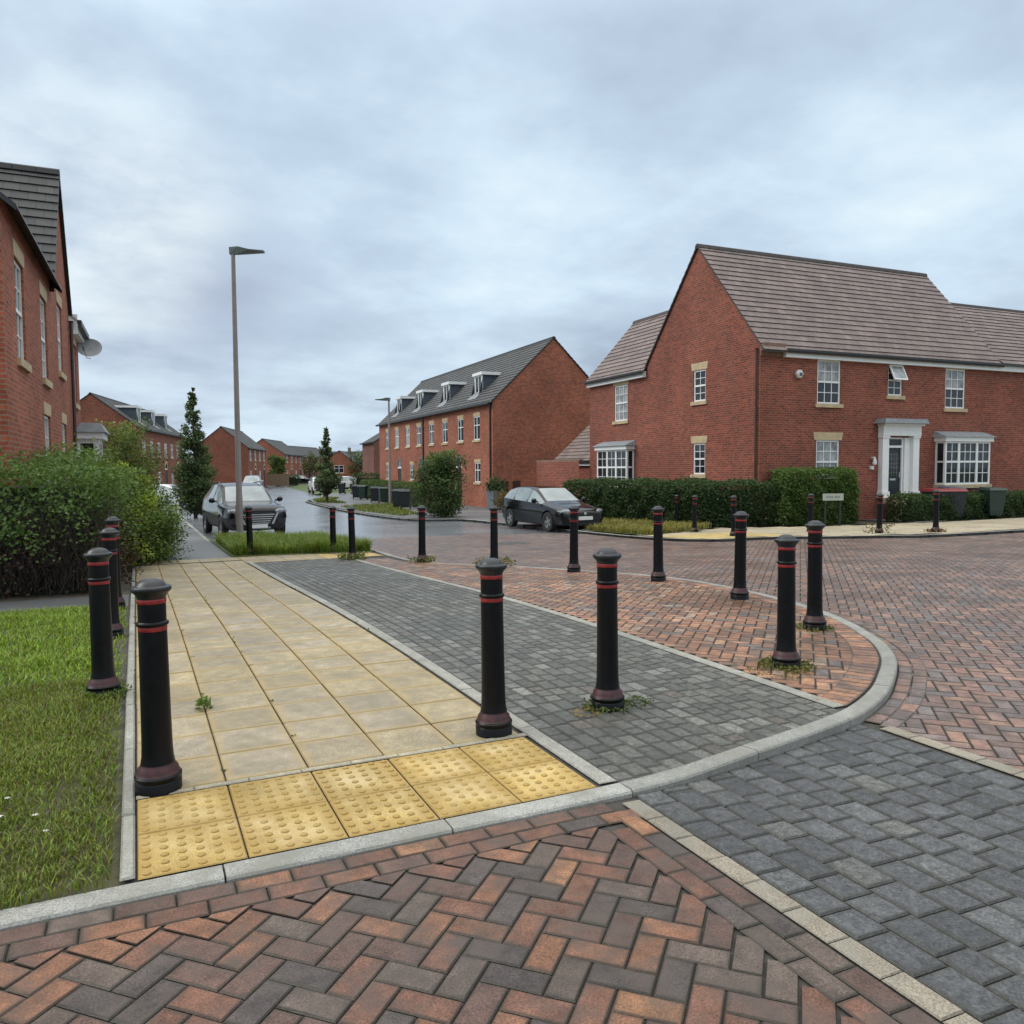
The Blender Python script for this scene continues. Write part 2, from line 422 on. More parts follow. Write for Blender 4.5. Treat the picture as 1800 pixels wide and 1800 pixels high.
def kerb_v(u):
    """y of the near kerb line at a given x"""
    for a, b in zip(KERB, KERB[1:]):
        if a[0] <= u <= b[0] and a[1] < 3: return a[1]+(b[1]-a[1])*(u-a[0])/max(1e-6, b[0]-a[0])
    return -.13
def ground():
    # one sheet out to the horizon
    mb = MB()
    def br(a, b, s): return [a+i*s for i in range(int((b-a)/s)+1)]
    xs = [-900, -400, -200, -100, -60, -40]+br(-30, 60, 3)+[70, 90, 120, 200, 400, 900]
    ys = [-300, -100, -50, -25]+br(-12, 70, 2)+[75, 85, 100, 130, 180, 300, 600, 1500]
    V = [(x, y, terr(x, y)-.16) for y in ys for x in xs]; n = len(xs)
    mb.mesh(V, [(j*n+i, j*n+i+1, (j+1)*n+i+1, (j+1)*n+i) for j in range(len(ys)-1) for i in range(n-1)])
    tag(mb.build('ground', 'turf'), kind='structure')
    # asphalt carriageway (beyond the brick junction) following the bend
    left = [p for p in KERB if p[1] > 17.2]
    right = [(20, 121), (14.6, 66), (13.2, 60), (11.6, 57), (10.9, 52), (10.3, 42), (10.2, 37), (10.3, 31), (10.9, 28.6), (12.1, 27.9), (12.5, 25), (12.3, 17.5), (12.25, 16)]
    sheet('road', left+[(24, 128)]+right+[(5.0, 16)], -.075, 'asphalt', 1.0)
    sheet('far_road', [(17, 112), (24, 135), (45, 150), (70, 150), (70, 158), (40, 160), (18, 140), (12, 120)], -.085, 'asphalt', 4)
    # base under the junction paving
    sheet('junction_base', [(-8, -8), (40, -8), (40, 9.7), (18.8, 9.85), (16.4, 10.75), (14.3, 12.3), (13.2, 12.3), (12.35, 13.3), (12.2, 20), (4.7, 20), (4.7, 10.5), (-8, 10)], -.085, 'bed', 1.0)
    sheet('near_base', [(-8, -6), (9, -6), (9, 3.2), (6.6, 3.2), (6.45, 2.9), (6, 2.05), (5.3, 1.2), (4.5, .62), (4, .38), (3.4, .22), (2.4, .02), (1.9, -.02), (-8, -.02)], -.0105, 'bed', .5, zf=road_z, xs_=.4)
    sheet('island_base', offset([p for p in KERB if p[1] < 20.0 and p[0] > -5.9], .04)+[(2.0, 19.5), (-.1, 19.5), (-6, 12), (-6, 0)], -.0125, 'bed', .5)
    # ---- junction brickwork
    outer = offset(KERB, -.105)
    isl = [p for p in KERB if p[1] < 20.3]+[(-6, 20)]
    isl2 = [p for p in outer if p[1] < 20.3]+[(-6, 20)]
    mb = MB()
    herringbone(mb, -3.2, 1.92, -4, -.22, lambda x, y: True, road_z, lambda x, y: pick(RED), far=6, clips=[(1, 0, 1.792), (0, 1, -.340)])
    for row in range(2):                                # two stretcher courses along the dropped kerb
        for k in range(-15, 10):
            block(mb, .2*k+.1*row+.03, -.187-.1*row, .2, .1, 0, road_z, pick(RED), .001)
    for row in range(2):                                # two along the crossing band
        for k in range(-20, 0):
            block(mb, 1.845+.1*row, -.19+.2*k+.1*row-.1, .1, .2, 0, road_z, pick(RED), .001)
    def rt(x, y):
        if x < 3.95 and y < .2: return False
        if x > 18 and y > 9.9: return False
        if inpoly(x, y, isl2): return False
        return inpoly(x, y, [(3.95, -6), (40, -6), (40, 9.7), (18.8, 9.85), (16.4, 10.75), (14.3, 12.3), (13.2, 12.3), (12.35, 13.3), (12.2, 17.5), (11.3, 18.6), (9.4, 19.2), (7.2, 20), (5.8, 19.4), (4.9, 18.5), (3.95, 10)])
    def rc(x, y):
        c = pick(ROADR)
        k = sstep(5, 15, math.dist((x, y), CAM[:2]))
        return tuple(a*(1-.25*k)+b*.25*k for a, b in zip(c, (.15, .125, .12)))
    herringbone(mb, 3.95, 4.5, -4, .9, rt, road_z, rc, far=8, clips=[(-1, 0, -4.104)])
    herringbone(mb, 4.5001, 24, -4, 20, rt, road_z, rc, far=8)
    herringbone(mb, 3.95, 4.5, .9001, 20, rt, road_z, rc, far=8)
    for row in range(2):                                # curved stretchers following the kerb
        line = resample(offset(KERB, -.055-.1*row), .2)
        for i in range(1, len(line)-1):
            if (line[i][0] < 4.1 and line[i][1] < 5) or line[i][1] > 17: continue
            a = math.atan2(line[i+1][1]-line[i-1][1], line[i+1][0]-line[i-1][0])
            block(mb, *line[i], .2, .1, a, road_z, rc(*line[i]), .004)
    line = resample(offset(KERB, .225), .1)             # soldier course inside the kerb
    for i in range(1, len(line)-1):
        if line[i][0] < 4.02 or line[i][1] > 11.4: continue
        a = math.atan2(line[i+1][1]-line[i-1][1], line[i+1][0]-line[i-1][0])
        block(mb, *line[i], .1, .2, a, terr, pick(ISL[:2]+ISL[3:4]), .003)
    inner = [p for p in offset(KERB, .25) if p[1] < 12.5 and p[0] > 4]+[(4.05, 12.6), (4.05, .3)]
    def ic(x, y):
        c = pick(ISL); k = .88+.2*math.sin(x*1.7+y)*math.sin(y*1.3); return tuple(q*k for q in c)
    herringbone(mb, 4.03, 7, .2, 12.6, lambda x, y: inpoly(x, y, inner), terr, ic, off=-.001, far=8)
    tag(mb.build('brick_paving', 'pavior', color=True), kind='structure')
    # ---- grey setts: the lane through the island and across the road
    mb = MB()
    kin = offset(KERB, .1)
    for r in range(17):
        x = 2.1+.1088*(r+.5); y = max(kerb_v(x-.055), kerb_v(x+.055))+.03
        while y < 13.1:
            l = rnd.choice((.1, .13, .16, .2, .2))
            if True:
                D = math.dist((x, y), CAM[:2])
                block(mb, x, y+l/2, .1088, l, 0, terr, pick(GREY), -.002, ch=.008, gap=.0025 if D < 9 else .004, simple=D > 12)
            y += l
    for r in range(12):
        x = 2.11+.155*(r+.5); y = min(kerb_v(x-.08), kerb_v(x+.08))+.02+.09*(r % 2)
        while y > -4:
            l = rnd.choice((.155, .155, .21)); y -= l
            block(mb, x, y+l/2, .155, l, 0, road_z, pick(BLUEG), 0, ch=.007, gap=.0035)
    tag(mb.build('grey_sett_paving', 'sett', color=True), kind='structure')
    # ---- light dividing strips
    mb = MB()
    def cc(): k = rnd.uniform(.85, 1.12); return (.275*k, .27*k, .24*k)
    y = 0.02
    while y < 13.2:
        l = .9; block(mb, 2.05, y+l/2, .1, l, 0, terr, cc(), .004, ch=.006, gap=.002); y += l
    y = .42
    while y < 12.6:
        block(mb, 4.0, y+.45, .1, .9, 0, terr, cc(), .004, ch=.006, gap=.002); y += .9
    for i in range(8):                                  # strip behind the tactile paving
        block(mb, .125+.25*i, .815, .25, .045, 0, terr, (.33, .30, .22), .003, ch=.004, gap=.001)
    for k in range(40):                                 # bands of the crossing on the carriageway
        for x in (2.05, 4.05):
            yy = (-.17 if x < 3 else .12)-.2*k
            if yy > -4:
                q = rnd.uniform(.8, 1.15); block(mb, x, yy-.1, .1, .2, 0, road_z, (.24*q, .21*q, .165*q), .004)
    y = .0                                              # edging between lawn and slabs
    while y < 14.6:
        l = rnd.choice((.45, .6, .9)); block(mb, -.029+rnd.uniform(-.002, .002), y+l/2, .058, l, 0, terr, cc(), .012+rnd.uniform(0, .006), ch=.008, gap=.003); y += l
    tag(mb.build('paving_strips', 'kerb', color=True), kind='structure')
    # ---- kerb stones
    mb = MB()
    def kerb_run(line, width, ztop, zbot, L, prof_out=.02, jit=.0, filt=lambda p: True):
        fine = resample(line, .1); i = 0
        n = int(L/.1)
        while i+1 < len(fine):
            seg = fine[i:i+n+1]
            if len(seg) < 2: break
            i += n
            if not filt(seg[0]): continue
            k = rnd.uniform(.82, 1.1); c = (.265*k, .265*k, .245*k); dz = rnd.uniform(-jit, jit)
            sh = list(seg)
            def lerp(a, b, t): return (a[0]+(b[0]-a[0])*t, a[1]+(b[1]-a[1])*t)
            sh[0] = lerp(seg[0], seg[1], .04); sh[-1] = lerp(seg[-1], seg[-2], .04)
            rows = []
            for d, zz in ((0, zbot), (0, ztop-prof_out), (prof_out*.5, ztop-prof_out*.3), (prof_out*1.3, ztop), (width-.006, ztop), (width, ztop-.008)):
                rows.append([(x, y, terr(x, y)+zz+dz) for x, y in offset(sh, d)])
            for a, b in zip(rows, rows[1:]):
                for q in range(len(sh)-1): mb.face([a[q], a[q+1], b[q+1], b[q]], 0, c)
            for q in (0, -1): mb.face([r[q] for r in rows], 0, c)
    kerb_run(KERB, .112, .002, -.16, .9, .014, .002, lambda p: p[1] < 60)
    rk = catmull([(40, 9.75), (30, 9.75), (18.8, 9.9), (16.45, 10.8), (14.3, 12.35), (13.2, 12.35), (12.5, 13.0), (12.25, 14.5), (12.25, 16), (12.3, 17.5), (12.5, 22), (12.5, 26), (12.2, 27.8), (10.9, 28.5), (10.3, 31), (10.2, 37), (10.3, 42), (10.9, 52), (11.6, 57), (13.2, 60), (14.6, 66), (20, 90)], .4)
    kerb_run(rk, .125, .02, -.16, .9, .02, .003)
    tag(mb.build('kerb', 'kerb', color=True), kind='structure')
    # ---- buff slabs of the footpath, and the cross strip at its far end
    mb = MB()
    def sc(x, y):
        k = rnd.uniform(.84, 1.13); g = rnd.random()
        return (.315*k*(1-.06*g), .257*k*(1-.02*g), .150*k*(1+.25*g))
    s = .395
    for j in range(33):
        for i in range(5):
            y = .845+s*(j+.5)
            block(mb, s*(i+.5)+.003, y, s, s, 0, terr, sc(0, y), rnd.uniform(-.002, .002), ch=.006, gap=.0035)
    for j in range(4):
        for i in range(14):
            x, y = .2+s*i, 13.15+.42*(j+.5)
            if y < 13.9 and x < 2: continue
            if x > 4.7: continue
            y -= .0
            block(mb, x, y, s, .42, 0, terr, sc(x, y) if x < 3.6 else (.44, .31, .12), .002, simple=True, gap=.005)
    tag(mb.build('footpath', 'slab', color=True), kind='structure')
    # ---- tactile paving: ten blister tiles
    mb = MB()
    for i in range(5):
        for j in range(2):
            k = rnd.uniform(.9, 1.08); c = (.43*k, .305*k, .105*k)
            cx, cy = s*(i+.5)+.003, s*(j+.5)
            block(mb, cx, cy, s, s, 0, terr, c, 0, ch=.005, gap=.003)
            for a in range(6):
                for b in range(6):
                    x, y = cx+(a-2.5)*.0655, cy+(b-2.5)*.0655
                    q = rnd.uniform(.9, 1.12)
                    mb.lathe([(.0165, 0), (.0155, .0032), (.0118, .0058), (.005, .0066)], 10, 0, x, y, True, tuple(z*q for z in c))
    o = mb.build('tactile_paving', 'blister', color=True); tag(o, kind='structure')
    # ---- far pavement in front of the big house, with its yellow crossing point
    fp = [(40, 9.9), (18.8, 10.05), (16.5, 10.95), (14.4, 12.5), (13.3, 12.5), (12.7, 13.1), (12.45, 14.5), (12.45, 15.2), (14.6, 15.6), (16.3, 16.4), (19.5, 14.8), (23, 14.3), (40, 14.0)]
    sheet('far_pavement_base', fp, .0, 'footway', 1.0)
    mb = MB()
    for i in range(70):
        for j in range(18):
            x, y = 12.3+.4*i, 9.9+.4*j
            if inpoly(x, y, fp):
                yellow = x < 15.2 and y < 14.6
                k = rnd.uniform(.85, 1.1)
                c = (.42*k, .32*k, .13*k) if yellow else (.36*k, .31*k, .22*k)
                block(mb, x, y, .4, .4, 0, terr, c, .012, simple=True, gap=.004)
    tag(mb.build('far_pavement', 'far_slab', color=True), kind='structure')
    # asphalt footways
    sheet('footway', [(.45, 14.6), (1.95, 14.6), (1.97, 30), (1.97, 46), (.7, 46), (.5, 30)], -.006, 'footway', 1.0)
    sheet('side_footway', [(-9, 8.05), (-.08, 7.5), (-.08, 8.95), (-9, 9.6)], -.008, 'footway', 1.0)
    sheet('far_footway', [(12.5, 17.6), (14.2, 17.6), (14.4, 27.8), (13.1, 30), (12.6, 38), (13.2, 50), (15, 58), (17.5, 66), (19, 72), (16, 74), (14.75, 66), (13.35, 60), (11.75, 57), (11.05, 52), (10.45, 42), (10.35, 37), (10.45, 31), (11, 28.7), (12.4, 28), (12.65, 25)], .012, 'footway', 1.0)
    sheet('terrace_paving_base', [(10.55, 30), (13, 28.2), (19, 28.2), (19, 66), (16, 68), (13.6, 60), (11.9, 56.8), (11.2, 52), (10.6, 42)], -.012, 'footway', 1.0)
    sheet('terrace_forecourt', [(13.1, 27.8), (18.3, 27.8), (18.4, 62), (15.2, 58), (13.3, 50), (12.7, 38), (13.2, 30)], .008, 'footway', 2.0)
    sheet('house_path', [(22.6, 14.2), (23.8, 14.2), (23.9, 17.0), (22.7, 17.0)], .03, 'footway', .5)
ground()

# ------------------------------------------------------------------ foliage helpers
def leaf(mb, p, size, c, droop=.0):
    p = Vector(p); a = Vector((rnd.gauss(0, 1), rnd.gauss(0, 1), rnd.gauss(0, .7)-droop)).normalized()
    b = a.orthogonal().normalized(); b.rotate(Matrix.Rotation(rnd.random()*6.283, 3, a))
    l = size*rnd.uniform(.7, 1.3); w = l*.32; n = a.cross(b)*l*.12
    mb.face([p, p+a*l*.45+b*w+n, p+a*l, p+a*l*.45-b*w+n], 0, c)
def gcol(base, lo=.55, hi=1.5, yel=.3):
    k = rnd.uniform(lo, hi); y = rnd.random()*yel
    return (base[0]*k*(1+y), base[1]*k, base[2]*k*(1-.4*y))
def hedge(name, label, cat, pts, zb, zt, n, size, base, bare=None, lump=.12, core=True, group=None, jag=.12, sides=None, ntw=9000, kc=.86):
    """clipped or loose hedge over a plan polygon; leaves on its outer shell over a dark core"""
    cx = sum(p[0] for p in pts)/len(pts); cy = sum(p[1] for p in pts)/len(pts)
    root = empty(name, (cx, cy, zb), 0, label, cat, group)
    def lumpf(x, y, z): return (math.sin(x*3.1+y*2.3)*math.sin(y*4.7-z*3.3)+.6*math.sin(x*9+z*7+y*8))*lump
    H = zt-zb
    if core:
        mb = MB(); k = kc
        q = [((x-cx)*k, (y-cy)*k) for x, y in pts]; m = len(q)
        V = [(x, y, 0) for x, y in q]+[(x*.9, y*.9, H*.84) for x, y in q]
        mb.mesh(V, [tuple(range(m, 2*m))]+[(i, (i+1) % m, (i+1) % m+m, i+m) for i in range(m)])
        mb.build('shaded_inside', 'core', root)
    per = [math.dist(pts[i], pts[(i+1) % len(pts)])*(1 if sides is None or i in sides else 1e-6) for i in range(len(pts))]
    P = sum(per); area = abs(sum(pts[i][0]*pts[(i+1) % len(pts)][1]-pts[(i+1) % len(pts)][0]*pts[i][1] for i in range(len(pts))))/2
    mb = MB(); tw = MB()
    xs = [p[0] for p in pts]; ys = [p[1] for p in pts]
    wt = area*(1.3 if sides is None else .3); ws = P*H
    for _ in range(n):
        dead = False
        if rnd.random()*(wt+ws) < wt:
            while True:
                x, y = rnd.uniform(min(xs), max(xs)), rnd.uniform(min(ys), max(ys))
                if inpoly(x, y, pts): break
            z = H
            z += lumpf(x, y, z)+rnd.gauss(0, jag*.6)
        else:
            t = rnd.random()*P; i = 0
            while t > per[i]: t -= per[i]; i = (i+1) % len(per)
            a, b = pts[i], pts[(i+1) % len(pts)]; f = t/per[i]; ln = math.dist(a, b)
            x, y = a[0]+(b[0]-a[0])*f, a[1]+(b[1]-a[1])*f
            z = rnd.uniform(.02, 1)*H
            nx, ny = (b[1]-a[1])/ln, -(b[0]-a[0])/ln
            o = lumpf(x, y, z)+rnd.gauss(0, jag)-.25*max(0, z/H-.8)
            x += nx*o; y += ny*o
            dead = bare and z < bare(x, y)+lumpf(x, y, z)*2+rnd.gauss(0, .12)
            if dead and rnd.random() < .55: continue
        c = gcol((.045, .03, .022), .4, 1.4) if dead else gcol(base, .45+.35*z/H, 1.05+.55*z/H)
        leaf(mb, (x-cx, y-cy, z), size, c)
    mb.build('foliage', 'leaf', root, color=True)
    if bare:
        for _ in range(ntw):
            t = rnd.random()*P; i = 0
            while t > per[i]: t -= per[i]; i = (i+1) % len(per)
            a, b = pts[i], pts[(i+1) % len(pts)]; f = t/per[i]; ln = math.dist(a, b)
            x, y = a[0]+(b[0]-a[0])*f, a[1]+(b[1]-a[1])*f
            nx, ny = (b[1]-a[1])/ln, -(b[0]-a[0])/ln
            o = rnd.uniform(-.2, .1); x += nx*o-cx; y += ny*o-cy
            z = rnd.uniform(0, 1.0); l = rnd.uniform(.2, .6)
            d = Vector((rnd.gauss(0, .35), rnd.gauss(0, .35), 1)).normalized()*l
            p0 = Vector((x, y, z)); p1 = p0+d; w = Vector((rnd.uniform(-1, 1), rnd.uniform(-1, 1), 0)).normalized()*rnd.uniform(.002, .006)
            tw.face([p0-w, p0+w, p1+w*.5, p1-w*.5])
        tw.build('bare_twigs', 'twig', root)
    return root
def tree(name, label, cat, loc, h, r, n, size, base, trunk=.1, shape='cone', bottom=.12, group=None, limbs=10, clump=.35):
    root = empty(name, loc, rnd.random()*6, label, cat, group)
    mb = MB(); lean = Vector((rnd.uniform(-.03, .03), rnd.uniform(-.03, .03), 0))
    pts = [Vector((0, 0, -.1))]+[lean*h*t*.3+Vector((rnd.gauss(0, .02)*h*.2, rnd.gauss(0, .02)*h*.2, h*t)) for t in (.2, .4, .6, .8, .97)]
    mb.tube(pts, [trunk, trunk*.85, trunk*.65, trunk*.45, trunk*.25, trunk*.08], 8)
    def rad(t):
        if shape == 'cone': return r*(max(0, 1-t)**.75)*min(1, .35+t*4.5)
        return r*math.sqrt(max(0, 1-(2*t-1)**2))*(.9+.1*math.sin(9*t))
    cl = []
    for i in range(limbs):
        t = bottom+(1-bottom)*((i+.5)/limbs); tt = (t-bottom)/(1-bottom); a = i*2.4+rnd.uniform(-.4, .4)
        z = h*t; R_ = rad(tt)*rnd.uniform(.75, 1.1)
        b = Vector((0, 0, z*.92)); e = Vector((math.cos(a)*R_, math.sin(a)*R_, z+R_*.35))
        mb.tube([b, b.lerp(e, .5)+Vector((0, 0, .03*h)), e], [trunk*.3, trunk*.2, trunk*.05], 5)
        cl.append((b.lerp(e, .55), R_*.5)); cl.append((e, R_*.34))
    for i in range(limbs*2):
        tt = rnd.random()**1.2; a = rnd.random()*6.283; R_ = rad(tt)*rnd.uniform(.3, .95)
        cl.append((Vector((math.cos(a)*R_, math.sin(a)*R_, h*(bottom+(1-bottom)*tt))), max(.12*r, rad(tt)*.45)))
    mb.build('trunk', 'bark', root, smooth=True)
    mb = MB()
    W = [max(.02, c[1]**2) for c in cl]; S = sum(W)
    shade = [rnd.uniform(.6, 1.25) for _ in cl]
    for _ in range(n):
        t = rnd.random()*S; i = 0
        while t > W[i]: t -= W[i]; i += 1
        c, q = cl[i]
        d = Vector((rnd.gauss(0, 1), rnd.gauss(0, 1), rnd.gauss(0, 1)))
        d = d.normalized()*(rnd.random()**.5)*q*1.25
        p = c+d
        if p.z < .05: continue
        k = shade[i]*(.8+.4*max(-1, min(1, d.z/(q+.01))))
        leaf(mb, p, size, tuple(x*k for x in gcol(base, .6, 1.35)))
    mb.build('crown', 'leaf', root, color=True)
    return root
def grass(name, poly, n, h, base, zf=terr, off=0, wid=.006, dry=.12, dens=None, weeds=0):
    mb = MB(); xs = [p[0] for p in poly]; ys = [p[1] for p in poly]; k = 0
    while k < n:
        x, y = rnd.uniform(min(xs), max(xs)), rnd.uniform(min(ys), max(ys))
        k += 1
        if not inpoly(x, y, poly): continue
        if dens and rnd.random() > dens(x, y): continue
        z = zf(x, y)+off
        tuft = .6+.5*math.sin(x*5.1+math.sin(y*3.7)*2)*math.sin(y*4.3+x)
        l = h*rnd.uniform(.45, 1.2)*(.65+.5*tuft); a = rnd.random()*6.283
        dx, dy = math.cos(a), math.sin(a); w = wid*rnd.uniform(.7, 1.4); b = l*rnd.uniform(.15, 1.15)
        c = gcol(base, .65, 1.35, .5)
        if rnd.random() < dry: c = (.16, .13, .05)
        p0 = (x-dy*w, y+dx*w, z); p1 = (x+dy*w, y-dx*w, z)
        m0 = (x-dy*w*.8+dx*b*.35, y+dx*w*.8+dy*b*.35, z+l*.6); m1 = (x+dy*w*.8+dx*b*.35, y-dx*w*.8+dy*b*.35, z+l*.6)
        t = (x+dx*b, y+dy*b, z+l*.95)
        mb.face([p0, p1, m1, m0], 0, tuple(q*.75 for q in c)); mb.face([m0, m1, t], 0, c)
    return tag(mb.build(name, 'grass', color=True), kind='stuff', label=None)

# ------------------------------------------------------------------ houses
def panel(mb, o, ex, L, z0, z1, holes=(), nrm=(0, -1, 0), rev=.10, m=0, u0=0):
    """brick wall panel with real openings; o = point on the plane at x=0,z=0"""
    o, ex, nrm = Vector(o), Vector(ex), Vector(nrm); ez = Vector((0, 0, 1))
    xs = sorted({0, L} | {h[0] for h in holes} | {h[1] for h in holes}); zs = sorted({z0, z1} | {h[2] for h in holes} | {h[3] for h in holes})
    xs = [x for x in xs if 0 <= x <= L]; zs = [z for z in zs if z0 <= z <= z1]
    Q = lambda x, z, d=0: o+ex*x+ez*z-nrm*d
    for a, b in zip(xs, xs[1:]):
        for c, d in zip(zs, zs[1:]):
            mx, mz = (a+b)/2, (c+d)/2
            if any(h[0] < mx < h[1] and h[2] < mz < h[3] for h in holes): continue
            mb.face([Q(a, c), Q(b, c), Q(b, d), Q(a, d)], m, None, [(u0+a, c), (u0+b, c), (u0+b, d), (u0+a, d)])
    for a, b, c, d in holes:
        for p, q in (((a, c), (a, d)), ((b, d), (b, c)), ((a, d), (b, d)), ((b, c), (a, c))):
            mb.face([Q(*p), Q(*q), Q(*q, rev), Q(*p, rev)], m, None, [(0, p[1]), (0, q[1]), (rev, q[1]), (rev, p[1])])
def bars(mb, o, ex, n, x0, x1, z0, z1, d0=0, d1=.05, m=0):
    o, ex, n = Vector(o), Vector(ex), Vector(n)
    mb.obox(o+ex*x0+Vector((0, 0, z0))+n*d0, ex*(x1-x0), n*(d1-d0), Vector((0, 0, z1-z0)), m)
def window(house, o, ex, n, w, h, style='sash', cols=3, rows=2, rec=.08, sill=True, lintel=None, glass='glass', name='window', frame='white', glass2=None):
    o, ex, n = Vector(o), Vector(ex), Vector(n)
    mb = MB(); p = o-n*rec; f = .055
    bars(mb, p, ex, n, 0, f, 0, h); bars(mb, p, ex, n, w-f, w, 0, h)
    bars(mb, p, ex, n, f, w-f, 0, f); bars(mb, p, ex, n, f, w-f, h-f, h)
    secs = [(f, h-f)]
    if style == 'sash':
        bars(mb, p, ex, n, f, w-f, h/2-.03, h/2+.03, -.004, .056); secs = [(f, h/2-.03), (h/2+.03, h-f)]
    elif style == 'casement':
        bars(mb, p, ex, n, f, w-f, h*.62-.025, h*.62+.025, -.004, .054); secs = [(f, h*.62-.025), (h*.62+.025, h-f)]
        bars(mb, p, ex, n, w/2-.03, w/2+.03, f, h*.62-.025, 0, .058); bars(mb, p, ex, n, w/2-.03, w/2+.03, h*.62+.025, h-f, 0, .058)
    elif style == 'bay':
        bars(mb, p, ex, n, f, w-f, h*.53-.03, h*.53+.03, -.004, .054); secs = [(f, h*.53-.03), (h*.53+.03, h-f)]
    t = .011
    for a, b in secs:
        if style != 'casement':
            for i in range(1, cols):
                x = f+(w-2*f)*i/cols; bars(mb, p, ex, n, x-t, x+t, a, b, .012, .04)
        for j in range(1, rows):
            z = a+(b-a)*j/rows; bars(mb, p, ex, n, f, w-f, z-t, z+t, .011, .038)
    win = mb.build(name, frame, house)
    g = MB(); q = p+n*.02
    mid = secs[0][1]+.03 if len(secs) > 1 else h-f*.5
    def pane(z0, z1, mat):
        g2 = MB(); A = [q+ex*f*.5+Vector((0, 0, z0)), q+ex*(w-f*.5)+Vector((0, 0, z0)), q+ex*(w-f*.5)+Vector((0, 0, z1)), q+ex*f*.5+Vector((0, 0, z1))]
        g2.face(A); g2.build('pane', mat, win)
    if glass2: pane(f*.5, mid, glass); pane(mid, h-f*.5, glass2)
    else: pane(f*.5, h-f*.5, glass)
    if sill:
        s = MB(); s.obox(o-ex*.1+Vector((0, 0, -.13))-n*.06, ex*(w+.2), n*.12, Vector((0, 0, .125))); s.build('sill', 'stone', win)
    if lintel:
        s = MB(); a, b, hh = lintel
        A = o-ex*a+Vector((0, 0, h+.005))-n*.05; W = w+2*a
        V = [A, A+ex*W, A+ex*(W+b)+Vector((0, 0, hh)), A-ex*b+Vector((0, 0, hh))]
        V += [v+n*.062 for v in V]
        s.mesh(V, [(0, 1, 2, 3), (7, 6, 5, 4), (0, 4, 5, 1), (1, 5, 6, 2), (2, 6, 7, 3), (3, 7, 4, 0)]); s.build('lintel', 'stone', win)
    return win
def gable_roof(house, x0, x1, y0, y1, ze, zr, tile, swap=False, over=.25, verge=.07, row=.27, fascia=True, name='roof', fx=None, gut='gutter', barge='gutter', slopes=(1, 1)):
    T = (lambda a, b, z: (b, a, z)) if swap else (lambda a, b, z: (a, b, z))
    mb = MB(); ym = (y0+y1)/2; k = (zr-ze)/(ym-y0)
    a0, a1 = x0-verge, x1+verge
    for sgn, ye in ((-1, y0), (1, y1)):
        if not slopes[0 if sgn < 0 else 1]: continue
        yo, zo = ye+sgn*over, ze-k*over
        Ls = math.dist((yo, zo), (ym, zr)); n = max(4, round(Ls/row)); ln = Ls/n
        ny, nz = sgn*(zr-zo)/Ls, abs(ym-yo)/Ls
        for i in range(n):
            t0, t1 = i/n, (i+1)/n
            A = (yo+(ym-yo)*t0, zo+(zr-zo)*t0); B = (yo+(ym-yo)*t1, zo+(zr-zo)*t1)
            h = .034; A2 = (A[0]+ny*h, A[1]+nz*h); B2 = (B[0]+ny*.006, B[1]+nz*.006)
            q = [T(a0, A2[0], A2[1]), T(a1, A2[0], A2[1]), T(a1, B2[0], B2[1]), T(a0, B2[0], B2[1])]
            uv = [(a0, i*.27+.008), (a1, i*.27+.008), (a1, (i+1)*.27-.008), (a0, (i+1)*.27-.008)]
            mb.face(q, 0, None, uv)
            mb.face([T(a0, A[0], A[1]), T(a1, A[0], A[1]), q[1], q[0]], 1)
            for a in (a0, a1): mb.face([T(a, A[0], A[1]), T(a, A2[0], A2[1]), T(a, B2[0], B2[1]), T(a, B[0], B[1])], 1)
        # underside and verge boards
        d = .05
        mb.face([T(a0, yo, zo-d), T(a1, yo, zo-d), T(a1, ym, zr-d), T(a0, ym, zr-d)], 1)
        for a in (a0, a1): mb.face([T(a, yo, zo-d), T(a, yo, zo+.02), T(a, ym, zr+.02), T(a, ym, zr-d)], 1)
        mb.face([T(a0, yo, zo-d), T(a1, yo, zo-d), T(a1, yo, zo+.03), T(a0, yo, zo+.03)], 1)
    roof = mb.build(name, [tile, barge], house)
    r = MB()
    L = a1-a0; n = max(1, int(L/.45))
    for i in range(n):
        p = a0+L*i/n; q = a0+L*(i+1)/n-.012
        V = []
        for a in (p, q):
            for dy, dz in ((-.13, -.09), (-.09, .03), (0, .075), (.09, .03), (.13, -.09)): V.append(T(a, ym+dy, zr+dz))
        r.mesh(V, [(j, j+1, j+6, j+5) for j in range(4)]+[(0, 1, 2, 3, 4), (9, 8, 7, 6, 5)])
    r.build('ridge_tiles', tile if barge == 'gutter' else barge, roof)
    if fascia:
        b0, b1 = fx or (x0, x1)
        for sgn, ye in ((-1, y0), (1, y1)):
            f = MB(); g = MB()
            yo, zo = ye+sgn*over, ze-k*over
            c = sorted((ye+sgn*.01, yo-sgn*.09)); 
            V = lambda a, b, c0, c1, z0, z1, mm: mm.obox(T(a, c0, z0), Vector(T(b, 0, 0))-Vector(T(a, 0, 0)), Vector(T(0, c1, 0))-Vector(T(0, c0, 0)), (0, 0, z1-z0))
            V(b0, b1, c[0], c[1], zo-.17, zo+.075, f)
            e = sorted((yo-sgn*.085, yo+sgn*.035)); V(b0-.02, b1+.02, e[0], e[1], zo+.015, zo+.085+.005, g)
            f.build('fascia', 'white', house); g.build('gutter', gut, house)
    return roof
def tri_uv(mb, pts, uvs, m=0): mb.face(pts, m, None, uvs)
def pipe(house, x, y, z0, z1, mat='brownpipe', r=.035):
    mb = MB(); mb.lathe([(r, z0), (r, z1-.05), (r*1.5, z1)], 8, 0, x, y); mb.build('downpipe', mat, house, smooth=False)

